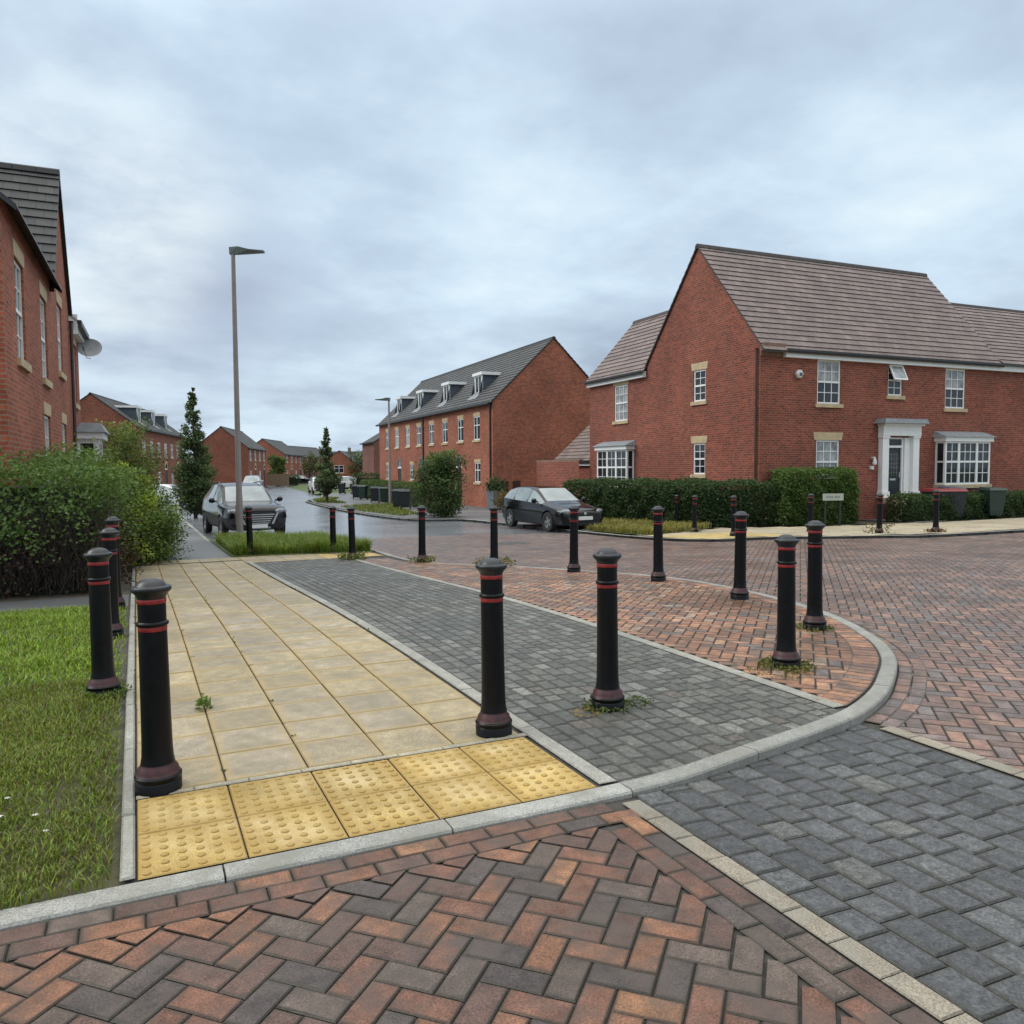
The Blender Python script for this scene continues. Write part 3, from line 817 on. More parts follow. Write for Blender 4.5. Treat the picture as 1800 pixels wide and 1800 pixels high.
LIN = (.09, .05, .26)
def big_house():
    root = empty('brick_house', (18.445, 17.013, 0), R(-1.4), 'red brick corner house with brown tiled roof and white pillared front door', 'house')
    X, Y, NX, NY = Vector((1, 0, 0)), Vector((0, 1, 0)), Vector((-1, 0, 0)), Vector((0, -1, 0))
    L, D, ze, zr, zb = 11.4, 6.6, 5.55, 9.42, -.7
    mb = MB()
    fh = [(2.43, 3.47, 3.63, 5.10), (5.70, 6.40, 4.0, 5.08), (8.6, 9.66, 3.63, 5.07), (2.43, 3.47, .93, 2.40), (5.64, 6.46, .42, 2.52), (8.2, 10.5, .82, 2.40)]
    panel(mb, (0, 0, 0), X, L+6.5, zb, ze, fh, NY)
    gh = [(2.83, 3.53, 3.88, 5.0), (2.83, 3.53, 1.25, 2.37), (8.02, 9.06, 3.48, 4.97), (7.55, 9.9, .72, 2.25)]
    # side wall (its outside faces -x)
    panel(mb, (0, 0, 0), Y, 11.2, zb, ze, gh, NX, u0=.1)
    tri_uv(mb, [(0, 0, ze), (0, D, ze), (0, D/2, zr)], [(.1, ze), (.1+D, ze), (.1+D/2, zr)])
    tri_uv(mb, [(L, 0, ze), (L, D, ze), (L, D/2, zr)], [(0, ze), (D, ze), (D/2, zr)])
    panel(mb, (0, 11.2, 0), X, 4.8, zb, ze, (), Y)
    tri_uv(mb, [(0, 11.2, ze), (4.8, 11.2, ze), (2.4, 11.2, 8.2)], [(0, ze), (4.8, ze), (2.4, 8.2)])
    panel(mb, (4.8, D, 0), Y, 4.6, zb, ze, (), X); panel(mb, (4.8, D, 0), X, L+1.7, zb, ze, (), Y)
    panel(mb, (L+6.5, 0, 0), Y, D, zb, ze, (), X)
    # brick kneeler at the eaves corner
    for i in range(3): mb.box(-.012-.0*i, .9, -.05-.05*i, .0, 5.12+.13*i, 5.25+.13*i)
    mb.build('wall', 'brick', root)
    gable_roof(root, 0, L, 0, D, ze, zr, 'tile_brown', fx=(.92, L+6.5), barge='tile_brown')
    gable_roof(root, D+.03, 11.2, 0, 4.8, ze, 8.2, 'tile_brown', swap=True, barge='tile_brown')
    gable_roof(root, L+.06, L+6.5, 0, D, ze, 8.35, 'tile_brown', fascia=False, barge='tile_brown')
    # front windows
    window(root, (2.43, 0, 3.63), X, NY, 1.04, 1.47, lintel=(.12, .04, .16), glass='glass', glass2='glass_curtain')
    w = window(root, (5.70, 0, 4.0), X, NY, .70, 1.08, cols=2, rows=2, lintel=(.12, .04, .18))
    s = MB()                                            # top light standing open
    M4 = Matrix.Translation((5.70, -.005, 5.06)) @ Matrix.Rotation(R(-24), 4, 'X')
    sb = MB()
    for a, b, c, d in ((.02, .07, -.58, 0), (.63, .68, -.58, 0), (.07, .63, -.58, -.53), (.07, .63, -.05, 0)): sb.box(a, b, -.03, .01, c, d)
    sb.v = [tuple(M4 @ Vector(v)) for v in sb.v]; sh = sb.build('open_sash', 'white', w)
    sb = MB(); sb.box(.06, .64, -.012, -.006, -.54, -.04); sb.v = [tuple(M4 @ Vector(v)) for v in sb.v]; sb.build('sash_pane', 'glass_curtain', w)
    window(root, (8.6, 0, 3.63), X, NY, 1.06, 1.44, lintel=(.12, .04, .16), glass2='glass_curtain')
    window(root, (2.43, 0, .93), X, NY, 1.04, 1.47, lintel=LIN, glass='glass_curtain')
    # gable and annexe windows (seen from outside, x runs along +y)
    window(root, (0, 2.83, 3.88), Y, NX, .70, 1.12, cols=2, lintel=LIN, glass='glass')
    window(root, (0, 2.83, 1.25), Y, NX, .70, 1.12, cols=2, lintel=LIN, glass='glass')
    window(root, (0, 8.02, 3.48), Y, NX, 1.04, 1.49, lintel=(.08, .03, .22), glass='glass_curtain')
    # bay windows
    def bay(o, ex, n, w, h, dep, side):
        o, ex, n = Vector(o), Vector(ex), Vector(n); b = MB(); f = .07; p = o+n*dep
        for x0, x1 in ((0, f), (w-f, w)): bars(b, p, ex, n, x0, x1, 0, h, -.08, 0)
        for z0, z1 in ((0, f), (h-f, h), (h*.53-.035, h*.53+.035)): bars(b, p, ex, n, f, w-f, z0, z1, -.075, -.003)
        cuts = side
        for c in cuts: bars(b, p, ex, n, c-.055, c+.055, f, h-f, -.078, .002)
        ed = [f]+[q for c in cuts for q in (c-.055, c+.055)]+[w-f]
        for i in range(0, len(ed), 2):
            wd = ed[i+1]-ed[i]; nc = 2 if wd < .8 else 3
            for k in range(1, nc): x = ed[i]+wd*k/nc; bars(b, p, ex, n, x-.012, x+.012, f, h-f, -.05, -.015)
            for z in (h*.27, h*.76): bars(b, p, ex, n, ed[i], ed[i+1], z-.012, z+.012, -.048, -.017)
        for x in (0, w):                                # returns
            q = o+ex*x
            for d0, d1, z0, z1 in ((0, .07, 0, h), (.07, dep-.082, 0, f), (.07, dep-.082, h-f, h), (.07, dep-.082, h*.53-.03, h*.53+.03)):
                sx = 0.004 if x == 0 else -.064
                b.obox(q+ex*sx+n*d0+Vector((0, 0, z0)), ex*.06, n*(d1-d0), Vector((0, 0, z1-z0)))
        bb = b.build('bay_window', 'white', root)
        g = MB(); A = p-n*.035
        g.face([A+ex*.03, A+ex*(w-.03), A+ex*(w-.03)+Vector((0, 0, h)), A+ex*.03+Vector((0, 0, h))])
        for x in (.03, w-.03): g.face([o+ex*x, A+ex*x, A+ex*x+Vector((0, 0, h)), o+ex*x+Vector((0, 0, h))])
        g.build('pane', 'glass', bb)
        r = MB(); e = .16
        V = [o-ex*e+Vector((0, 0, h+.16)), o+ex*(w+e)+Vector((0, 0, h+.16)), p+ex*(w+e)+n*e+Vector((0, 0, h+.16)), p-ex*e+n*e+Vector((0, 0, h+.16)),
             o-ex*(e-.1)+Vector((0, 0, h+.38)), o+ex*(w+e-.1)+Vector((0, 0, h+.38)), p+ex*(w+e-.25)+n*(e-.3)+Vector((0, 0, h+.33)), p-ex*(e-.25)+n*(e-.3)+Vector((0, 0, h+.33))]
        r.mesh(V, [(0, 3, 2, 1), (4, 5, 6, 7), (0, 1, 5, 4), (1, 2, 6, 5), (2, 3, 7, 6), (3, 0, 4, 7)]); r.build('bay_roof', 'lead', bb)
        r = MB(); r.obox(o-ex*.08+Vector((0, 0, h)), ex*(w+.16), n*(dep+.08), Vector((0, 0, .16))); r.build('fascia', 'white', bb)
        r = MB(); r.obox(o-ex*.06+Vector((0, 0, -.13)), ex*(w+.12), n*(dep+.06), Vector((0, 0, .127))); r.build('sill', 'stone', bb)
        r = MB(); zz = o.z-.13-zb; q0 = Vector((0, 0, -.132-zz))
        for P_, E_, Lb in ((o+n*(dep-.04), ex, w),):
            r.face([P_+q0, P_+E_*Lb+q0, P_+E_*Lb+Vector((0, 0, -.132)), P_+Vector((0, 0, -.132))], 0, None, [(0, 0), (Lb, 0), (Lb, zz), (0, zz)])
        for x in (0, w):
            P_ = o+ex*x; r.face([P_+q0, P_+n*(dep-.04)+q0, P_+n*(dep-.04)+Vector((0, 0, -.132)), P_+Vector((0, 0, -.132))], 0, None, [(0, 0), (dep, 0), (dep, zz), (0, zz)])
        r.build('bay_brickwork', 'brick', bb)
    bay((8.15, 0, .82), X, NY, 2.4, 1.58, .42, (.72, 1.68))
    bay((0, 7.5, .70), Y, NX, 2.42, 1.56, .36, (.85, 1.57))
    # front door with its surround
    d = MB(); d.box(5.66, 6.44, .05, .10, .44, 2.16); door = d.build('front_door', 'door', root)
    d = MB(); d.box(5.78, 6.32, .035, .052, 1.12, 2.02); d.build('door_glass', 'glass', door)
    d = MB()
    for i in range(4):
        d.box(5.84+.13*i, 5.855+.13*i, .026, .04, 1.15, 1.99)
    for i in range(5): d.box(5.79, 6.31, .028, .04, 1.28+.16*i, 1.29+.16*i)
    d.build('door_leading', 'steel', door)
    d = MB(); d.box(5.92, 6.2, .03, .052, 1.0, 1.07); d.build('letterbox', 'chrome', door)
    d = MB(); d.box(6.36, 6.39, .02, .05, 1.1, 1.3); d.build('handle', 'chrome', door)
    f = MB(); f.box(5.59, 5.66, -.01, .1, .42, 2.52); f.box(6.44, 6.51, -.01, .1, .42, 2.52); f.box(5.66, 6.44, -.008, .1, 2.16, 2.24); f.box(5.66, 6.44, -.008, .1, 2.47, 2.52)
    fr = f.build('door_frame', 'white', root)
    f = MB(); f.box(5.66, 6.44, .04, .05, 2.24, 2.47); f.build('fanlight', 'glass', fr)
    s = MB()
    for x0, x1 in ((5.30, 5.60), (6.50, 7.10)):
        if x0 < 6: s.box(x0, x1, -.19, -.003, .62, 2.5); s.box(x0-.04, x1+.03, -.23, -.002, .40, .62); s.box(x0-.03, x1+.02, -.22, -.001, 2.5, 2.58)
        else:
            s.box(6.80, 7.10, -.19, -.003, .62, 2.5); s.box(6.77, 7.14, -.23, -.002, .40, .62); s.box(6.78, 7.13, -.22, -.001, 2.5, 2.58); s.box(6.52, 6.795, -.06, -.004, .42, 2.52)
    s.box(5.27, 7.13, -.24, -.002, 2.58, 2.93); s.box(5.22, 7.18, -.34, -.001, 2.93, 3.0)
    su = s.build('door_surround', 'white', root)
    s = MB(); s.box(5.05, 7.22, -.5, -.0005, 3.003, 3.16, taper=(.94, .8)); s.build('canopy', 'lead', su)
    s = MB(); s.box(5.3, 7.1, -.8, -.24, .2, .40); s.box(5.2, 7.2, -1.2, -.8, -.5, .2); s.build('door_step', 'stone', root)
    s = MB(); s.lathe([(.05, 1.55), (.075, 1.6), (.06, 1.72), (.02, 1.8)], 10, 0, 5.0, -.12); s.box(4.97, 5.03, -.12, 0, 1.78, 1.84); s.box(4.88, 5.0, -.1, 0, 1.4, 1.52); s.build('porch_lamp', 'offwhite', root)
    s = MB(); s.lathe([(.14, -.05), (.15, 0), (.15, .05), (.11, .09)], 6, 0)
    s.v = [(x+1.58, -z-.05, y+4.57) for x, y, z in s.v]; al = s.build('alarm_box', 'offwhite', root)
    s = MB(); s.box(1.52, 1.64, -.155, -.142, 4.5, 4.6); s.build('alarm_badge', 'binblue', al)
    pipe(root, -.06, .12, zb, 5.35)
    return root
big_house()

def terrace(name, label, o, rz, L, W, ze, zr, zb, wins, doors, gwins, dorm, brick, group=None, gable_holes=(), detail=True, chim=0, tile='tile_grey', lower=True, gable_end='far'):
    """row of houses: local x runs along the facade, y into the block; the facade looks towards -y"""
    root = empty(name, o, rz, label, 'houses' if L > 12 else 'house', group)
    X, Y, NY = Vector((1, 0, 0)), Vector((0, 1, 0)), Vector((0, -1, 0))
    mb = MB(); H = []
    H += [(a-w/2, a+w/2, z0, z1) for a, w, z0, z1 in wins]+[(a-w/2, a+w/2, z0, z1) for a, w, z0, z1 in gwins]+[(a-.45, a+.45, zb+.2, 1.55+0*zb) for a in doors]
    panel(mb, (0, 0, 0), X, L, zb, ze, H, NY)
    panel(mb, (0, W, 0), X, L, zb, ze, (), Y)
    for x, nn in ((0, -X), (L, X)):
        panel(mb, (x, 0, 0), Y, W, zb, ze, (), nn, u0=.07)
        tri_uv(mb, [(x, 0, ze), (x, W, ze), (x, W/2, zr)], [(.07, ze), (W+.07, ze), (.07+W/2, zr)])
    wall = mb.build('wall', brick, root)
    roof = gable_roof(root, 0, L, 0, W, ze, zr, tile, fascia=False, verge=.06, over=.2)
    g = MB(); k = (zr-ze)/(W/2); g.box(-.03, L+.03, -.30, -.17, ze-k*.2-.02, ze-k*.2+.09); g.build('gutter', 'gutter', root)
    for a, w, z0, z1 in list(wins)+list(gwins):
        if detail: window(root, (a-w/2, 0, z0), X, NY, w, z1-z0, 'casement', 2, 1, rec=.07, lintel=(.04, .0, .22) if z0 > 2 else (.04, 0, .2), glass=rnd.choice(('glass', 'glass', 'glass_curtain')))
        else: window(root, (a-w/2, 0, z0), X, NY, w, z1-z0, 'casement', 2, 1, rec=.05, glass=rnd.choice(('glass', 'glass_curtain')))
    for a in doors:
        d = MB(); d.box(a-.44, a+.44, .04, .09, zb+.2, 1.55); do = d.build('front_door', rnd.choice(('door', 'cartrim', 'bingreen')), root)
        f = MB(); f.box(a-.5, a+.5, -.01, .06, 1.55, 1.68); f.build('door_head', 'white', do)
        # round-headed fanlight
        f = MB(); V = [(a+.42*math.cos(t), -.006, 1.70+.5*math.sin(t)) for t in [math.pi*i/10 for i in range(11)]]
        f.face(V); f.build('fanlight', 'glass', do)
        f = MB()
        for i in range(10):
            t0, t1 = math.pi*i/10, math.pi*(i+1)/10
            p = lambda r, t, y: (a+r*math.cos(t), y, 1.70+r*1.12*math.sin(t))
            f.face([p(.43, t0, -.03), p(.65, t0, -.03), p(.65, t1, -.03), p(.43, t1, -.03)]); f.face([p(.65, t0, -.03), p(.65, t0, 0), p(.65, t1, 0), p(.65, t1, -.03)])
        f.build('brick_arch', 'stone' if not detail else 'brick_dark', do)
    for a in dorm:
        y0 = .85; w = .62; z0, z1 = ze+.62, ze+1.78
        ys = lambda z: (z-ze)/k
        b = MB()
        b.mesh([(a-w, y0, z0-.1), (a-w, ys(z0-.1)+.0, z0-.1), (a-w, ys(z1)+.1, z1), (a-w, y0, z1)], [(0, 1, 2, 3)]); b.mesh([(a+w, y0, z0-.1), (a+w, ys(z0-.1), z0-.1), (a+w, ys(z1)+.1, z1), (a+w, y0, z1)], [(0, 3, 2, 1)])
        b.mesh([(a-w, y0+.01, z0-.1), (a+w, y0+.01, z0-.1), (a+w, y0+.01, z1), (a-w, y0+.01, z1)], [(0, 1, 2, 3)])
        dm = b.build('dormer', 'slate_clad', root)
        b = MB(); b.box(a-w-.14, a+w+.14, y0-.16, ys(z1)+.25, z1, z1+.17); b.build('dormer_roof', 'white', dm)
        b = MB(); b.box(a-w-.10, a+w+.10, y0-.12, ys(z1)+.3, z1+.171, z1+.2); b.build('dormer_lead', 'lead', dm)
        b = MB(); b.box(a-w, a-w+.16, y0-.06, y0+.0, z0-.1, z1); b.box(a+w-.16, a+w, y0-.06, y0, z0-.1, z1); b.box(a-w+.16, a+w-.16, y0-.055, y0, z0-.1, z0+.06); b.box(a-.03, a+.03, y0-.053, y0, z0+.06, z1); b.box(a-w+.16, a+w-.16, y0-.05, y0, z1-.08, z1); b.build('dormer_frame', 'white', dm)
        b = MB(); b.face([(a-w+.1, y0-.02, z0), (a+w-.1, y0-.02, z0), (a+w-.1, y0-.02, z1), (a-w+.1, y0-.02, z1)]); b.build('dormer_pane', 'glass', dm)
        b = MB(); b.face([(a-w-.1, y0-.55, ze+k*(y0-.55)+.06), (a+w+.1, y0-.55, ze+k*(y0-.55)+.06), (a+w+.1, y0, ze+k*y0+.05), (a-w-.1, y0, ze+k*y0+.05)]); b.build('lead_apron', 'lead', dm)
    for i in range(chim):
        x = L*(i+.5)/chim; c = MB(); c.box(x-.35, x+.35, W/2-.3, W/2+.3, zr-.5, zr+.9); c.box(x-.42, x+.42, W/2-.37, W/2+.37, zr+.9, zr+1.0)
        ch = c.build('chimney', brick, roof); c = MB()
        for q in (-.18, .18): c.lathe([(.1, zr+1.0), (.12, zr+1.35)], 8, 0, x+q, W/2)
        c.build('chimney_pot', 'stone', ch)
    return root
def place_row(px, py, ang): return (px, py, 0), ang
# right-hand terrace: facade looks across the road (-x); its near gable faces the viewer
LT = 24.6; a = R(-90-1.4)
far = (17.85+LT*math.sin(R(1.4)), 37.1+LT*math.cos(R(1.4)))
wt = [LT-t for t in (2.4, 5.1, 7.97, 10.72, 13.6, 16.3, 19.25, 22.0)]
tr = terrace('terraced_houses', 'row of brick terraced houses with grey roof and four box dormers across the road', (far[0], far[1], 0), a, LT, 7.5, 5.25, 8.85, -1.0,
        [(x, .98, 3.16, 4.5) for x in wt], [LT-5.45, LT-7.95-.1, LT-12.95+.0-.0, LT-18.6], [(LT-2.32, .9, .72, 1.84), (LT-10.6, .9, .72, 1.84), (LT-15.4, .9, .72, 1.84), (LT-16.65+.3-.0+5, .01, .73, .74), (LT-22, .9, .72, 1.84)][:3]+[(LT-22, .9, .72, 1.84)], [LT-4.1, LT-9.9, LT-15.6, LT-21.3], 'brick_b')
pipe(tr, LT-12.46, -.06, -1, 5.1, 'gutter', .05); pipe(tr, LT-.25, -.06, -1, 5.1, 'gutter', .05)
for k in (.68, 1.4):
    b = MB(); b.box(LT, LT+.06, k-.22, k+.22, .15, .82); b.build('meter_box', 'brownpipe', tr)
# garage and garden wall behind the corner house
def garage():
    root = empty('garage', (19.9, 28.6, 0), 0, 'low garage with brown tiled roof and white fascia behind the corner house', 'garage')
    mb = MB(); panel(mb, (0, 0, 0), (0, 1, 0), 5, -.8, 2.0, (), (-1, 0, 0)); panel(mb, (0, 0, 0), (1, 0, 0), 4.4, -.8, 2.0, (), (0, -1, 0)); panel(mb, (0, 5, 0), (1, 0, 0), 4.4, -.8, 2.0, (), (0, 1, 0)); panel(mb, (4.4, 0, 0), (0, 1, 0), 5, -.8, 2.0, (), (1, 0, 0))
    for y in (0, 5): tri_uv(mb, [(0, y, 2), (4.4, y, 2), (2.2, y, 3.9)], [(0, 2), (4.4, 2), (2.2, 3.9)])
    mb.build('wall', 'brick', root); gable_roof(root, 0, 5, 0, 4.4, 2.0, 3.9, 'tile_brown', swap=True, barge='tile_brown')
garage()
mb = MB(); panel(mb, (0, 0, 0), (0, 1, 0), 4.2, -.9, 1.80, (), (-1, 0, 0)); mb.box(.0, .22, 0, 4.2, 1.80, 1.9); panel(mb, (0, 4.2, 0), (1, 0, 0), 3, -.9, 1.80, (), (0, 1, 0)); mb.box(.22, 3, 3.98, 4.2, 1.80, 1.9)
gw = mb.build('garden_wall', 'brick'); gw.location = (18.2, 28.3, 0); tag(gw, 'red brick garden wall running on from the corner house to the garage', 'wall')

# left-hand house beside the camera: front gable, bay window and satellite dish
def left_house():
    root = empty('brick_house', (-1.31, 22.8, 0), R(90-1.4), 'tall red brick house at the left edge with steep gable and white bay window', 'house')
    # local x runs away from the viewer's road end: x = 0 at the far corner, negative towards the viewer; facade looks along -y
    X, Y, NY = Vector((1, 0, 0)), Vector((0, 1, 0)), Vector((0, -1, 0)); L = 12.2
    mb = MB(); S = lambda t: -t
    wins = [(1.25, .95, 3.3, 4.9), (4.7, .95, 3.75, 5.3), (4.5, .9, .95, 2.6), (7.6, .95, 3.3, 4.9), (7.6, .95, .95, 2.6), (10.6, .95, 3.3, 4.9)]
    H = [(L-t-w/2, L-t+w/2, z0, z1) for t, w, z0, z1 in wins]
    panel(mb, (-L, 0, 0), X, L, -1, 5.5, H, NY)
    a, b, ap = -6.3, -2.5, 8.4; m = (a+b)/2
    tri_uv(mb, [(a, 0, 5.5), (b, 0, 5.5), (m, 0, ap)], [(L+a, 5.5), (L+b, 5.5), (L+m, ap)])
    panel(mb, (0, 0, 0), Y, 8, -1, 5.5, (), X); panel(mb, (-L, 0, 0), Y, 8, -1, 5.5, (), -X); panel(mb, (-L, 8, 0), X, L, -1, 5.5, (), Y)
    for x in (0, -L): tri_uv(mb, [(x, 0, 5.5), (x, 8, 5.5), (x, 4, 8.7)], [(0, 5.5), (8, 5.5), (4, 8.7)])
    mb.build('wall', 'brick_b', root)
    gable_roof(root, -L, 0, 0, 8, 5.5, 8.7, 'tile_grey', verge=.07, over=.22, fascia=False, slopes=(0, 1))
    # front slope pieces either side of the gable
    k = 3.2/4
    for x0, x1 in ((-L-.07, a), (b, .07)):
        n = 15; mb = MB()
        for i in range(n):
            y0, y1 = -.22+4.22*i/n, -.22+4.22*(i+1)/n; z0, z1 = 5.5+k*y0, 5.5+k*y1
            mb.face([(x0, y0, z0+.03), (x1, y0, z0+.03), (x1, y1, z1+.005), (x0, y1, z1+.005)], 0, None, [(x0, i*.27), (x1, i*.27), (x1, (i+1)*.27), (x0, (i+1)*.27)])
            mb.face([(x0, y0, z0), (x1, y0, z0), (x1, y0, z0+.03), (x0, y0, z0+.03)], 1)
        for x in (x0, x1): mb.face([(x, -.22, 5.5-.22*k-.06), (x, -.22, 5.5-.22*k+.03), (x, 4, 8.73), (x, 4, 8.64)], 1)
        mb.build('front_roof', ['tile_grey', 'gutter'], root)
    gable_roof(root, .0, 4.5, a, b, 5.5, ap, 'tile_grey', swap=True, verge=.09, over=.12, fascia=False, name='gable_roof')
    f = MB(); f.box(b, .06, -.16, .0, 5.12, 5.32); f.box(b, b+.03, -.2, .0, 5.0, 5.5); f.build('soffit', 'white', root)
    f = MB(); f.box(b, .1, -.29, -.17, 5.24, 5.36); f.build('gutter', 'gutter', root)
    for t, w, z0, z1 in wins: window(root, (-t-w/2, 0, z0), X, NY, w, z1-z0, 'sash', 3, 2, rec=.09, lintel=(.06, .02, .24))
    pipe(root, -2.6, -.06, -1, 5.3, 'brownpipe', .04)
    # bay
    b_ = MB(); x0, x1, dep, z0, z1 = -1.95, -.15, .55, .8, 2.35
    for x, y in ((x0, -dep), (x1-.16, -dep)): b_.box(x, x+.16, y, y+.12, z0, z1)
    b_.box(x0+.16, x1-.16, -dep+.01, -dep+.1, z0, z0+.1); b_.box(x0+.16, x1-.16, -dep+.01, -dep+.1, z1-.12, z1); b_.box((x0+x1)/2-.05, (x0+x1)/2+.05, -dep+.012, -dep+.1, z0+.1, z1-.12); b_.box(x0+.16, x1-.16, -dep+.014, -dep+.1, z0+.85, z0+.92)
    for x in (x0, x1-.06): b_.box(x, x+.06, -dep+.12, -.001, z0, z0+.1); b_.box(x, x+.06, -dep+.12, -.001, z1-.12, z1); b_.box(x+.002, x+.058, -.12, -.001, z0+.1, z1-.12)
    bb = b_.build('bay_window', 'white', root)
    g = MB(); g.face([(x0+.05, -dep+.05, z0), (x1-.05, -dep+.05, z0), (x1-.05, -dep+.05, z1), (x0+.05, -dep+.05, z1)])
    for x in (x0+.03, x1-.03): g.face([(x, -dep+.05, z0), (x, 0, z0), (x, 0, z1), (x, -dep+.05, z1)])
    g.build('pane', 'glass', bb)
    g = MB(); g.box(x0-.12, x1+.12, -dep-.12, -.002, z1+.001, z1+.17); g.build('fascia', 'white', bb)
    g = MB(); g.box(x0-.2, x1+.2, -dep-.2, -.001, z1+.172, z1+.42, taper=(.9, .6)); g.build('bay_roof', 'lead', bb)
    g = MB(); g.box(x0, x1, -dep+.02, -.002, -1, z0-.001); g.build('bay_base', 'offwhite', bb)
left_house()
def dish():
    root = empty('satellite_dish', (-1.02, 22.7, 5.0), R(-20), 'grey satellite dish on the corner of the left-hand house', 'satellite dish')
    mb = MB(); n = 20; prof = [(.0, .10), (.12, .09), (.24, .055), (.33, .0)]
    V = []; F = []
    for r, d in prof[1:]:
        for k in range(n): a = 2*math.pi*k/n; V.append((r*math.cos(a)*1.0, d, r*math.sin(a)*.88))
    V.append((0, .105, 0)); c = len(V)-1
    for i in range(2):
        for k in range(n): F.append((i*n+k, i*n+(k+1) % n, (i+1)*n+(k+1) % n, (i+1)*n+k))
    for k in range(n): F.append((c, (k+1) % n, k))
    mb.mesh(V, F); o = mb.build('reflector', 'dish', root, smooth=True); o.rotation_euler = (R(-22), 0, R(15))
    mb = MB(); mb.tube([(0, .05, -.3), (0, -.2, -.32), (0, -.38, -.1)], [.012]*3, 6); mb.tube([(0, -.36, -.13), (0, -.42, -.02)], [.03, .03], 8); mb.build('receiver_arm', 'steel', root)
    mb = MB(); mb.tube([(0, .1, 0), (-.08, .22, -.12), (-.3, .22, -.12)], [.02]*3, 6); mb.build('bracket', 'steel', root)
dish()

# houses further along the bending road
def at_px(px, depth):                                   # plan point for a sight line at a given depth
    s, c = math.sin(YAW), math.cos(YAW); k = (px-900)/FPX
    return (CAM[0]+depth*(s+k*c), CAM[1]+depth*(c-k*s))
def row_left(name, label, gx, depth, halfw, L, ze, zr, bend, dorm, nwin, brick, chim=0, group='brick houses along the far bend'):
    """row on the left of the road; its gable end faces the viewer, its facade the road"""
    g = at_px(gx, depth); ang = R(90-bend)
    ex = Vector((math.cos(ang), math.sin(ang), 0)); ey = Vector((-ex.y, ex.x, 0))
    o = Vector((g[0], g[1], 0))-ey*halfw
    wins = [(L*(i+.5)/nwin, 1.0, 2.75, 4.0) for i in range(nwin)]; gw = [(L*(i+.5)/nwin, 1.1, .1, 1.35) for i in range(0, nwin, 2)]
    return terrace(name, label, tuple(o), ang, L, halfw*2, ze, zr, -1.2, wins, [L*(i+.5)/nwin for i in range(1, nwin, 2)] if nwin > 2 else [], gw, dorm, brick, group, detail=False, chim=chim)
row_left('terraced_houses', 'row of brick houses with grey roof and three dormers behind the left hedge', 165, 65, 3.6, 20, 5.05, 7.75, 13, [3.5, 9, 14.5], 7, 'brick')
row_left('terraced_houses', 'dark red brick house with plain gable just left of the near lamp post', 391, 100, 3.2, 14, 4.35, 6.9, 17, [], 4, 'brick')
row_left('terraced_houses', 'brick house whose gable has one small high window, right of the near lamp post', 463, 132, 3.6, 14, 4.1, 6.6, 22, [], 4, 'brick_b')
row_left('terraced_houses', 'run of brick houses at the outside of the far bend', 497, 165, 3.6, 22, 4.2, 6.5, 30, [], 6, 'brick')
row_left('terraced_houses', 'last brick house in the left row where the road disappears', 535, 190, 3.6, 18, 3.6, 5.6, 45, [], 4, 'brick_b')
def cross(name, label, px, depth, L, ze, zr, brick, chim, rot=0, nwin=6, W=7):
    p = at_px(px, depth); ang = -YAW+R(rot)
    return terrace(name, label, (p[0], p[1], 0), ang, L, W, ze, zr, -1.2, [(L*(i+.5)/nwin, 1.2, 2.6, 3.8) for i in range(nwin)], [], [(L*(i+.5)/nwin, 1.4, 0, 1.3) for i in range(nwin)], [], brick, 'brick houses closing the view', detail=False, chim=chim)
cross('terraced_houses', 'long low brick terrace with chimneys closing the end of the road', 560, 215, 26, 3.6, 6.3, 'brick_dark', 5)
g_ = at_px(596, 140)
row_left('terraced_houses', 'small brick house with a white window facing down the road, between the far trees', 597, 138, 3.4, 9, 2.2, 4.7, 20, [], 2, 'brick_b')
window(bpy.data.objects[[o.name for o in bpy.data.objects if o.name.startswith('terraced_houses')][-1]], (0, 4.2, .9), (0, -1, 0), (-1, 0, 0), 1.6, 1.3, 'casement', 2, 1, rec=-.02)
p = at_px(660.5, 82)
b_ = terrace('brick_house', 'dark brick house end showing just beyond the right-hand terrace', (p[0], p[1]+5, 0), R(-91.4), 5, 6, 4.3, 6.1, -1, [], [], [], [], 'brick_dark', detail=False)

# ------------------------------------------------------------------ bollards
def make_bollard():
    root = empty('bollard', (0, 0, 0)); n = 28
    mb = MB(); mb.lathe([(.104, -.05), (.104, .045), (.100, .05), (.104, .055), (.106, .072), (.098, .082)], n); mb.build('base', 'black', root, auto=40)
    mb = MB(); mb.lathe([(.099, .081), (.092, .092), (.0905, .105), (.079, .118), (.0765, .128)], n); mb.build('red_band', 'redworn', root, auto=50)
    mb = MB(); mb.lathe([(.0765, .127), (.071, .16), (.0685, .21), (.0665, .35), (.0634, .758)], n); mb.build('shaft', 'black', root, auto=60)
    mb = MB(); mb.lathe([(.0632, .757), (.0645, .759), (.0645, .775), (.0638, .778)], n); mb.build('red_band', 'red', root, auto=50)
    mb = MB(); mb.lathe([(.063, .777), (.0705, .783), (.0725, .79), (.0705, .797), (.063, .803)], n); mb.build('collar', 'black', root, auto=50)
    mb = MB(); mb.lathe([(.0625, .802), (.0625, .886)], n); mb.build('neck', 'black', root, auto=50)
    mb = MB(); mb.lathe([(.0628, .885), (.0645, .887), (.0645, .903), (.063, .907)], n); mb.build('red_band', 'red', root, auto=50)
    mb = MB(); mb.lathe([(.063, .906), (.066, .918), (.074, .932), (.084, .940), (.0885, .946), (.0895, .953), (.0885, .961), (.084, .965), (.070, .966), (.067, .970), (.060, .981), (.047, .991), (.028, .998), (.008, 1.0)], n); mb.build('cap', 'blackcap', root, auto=50)
    return root
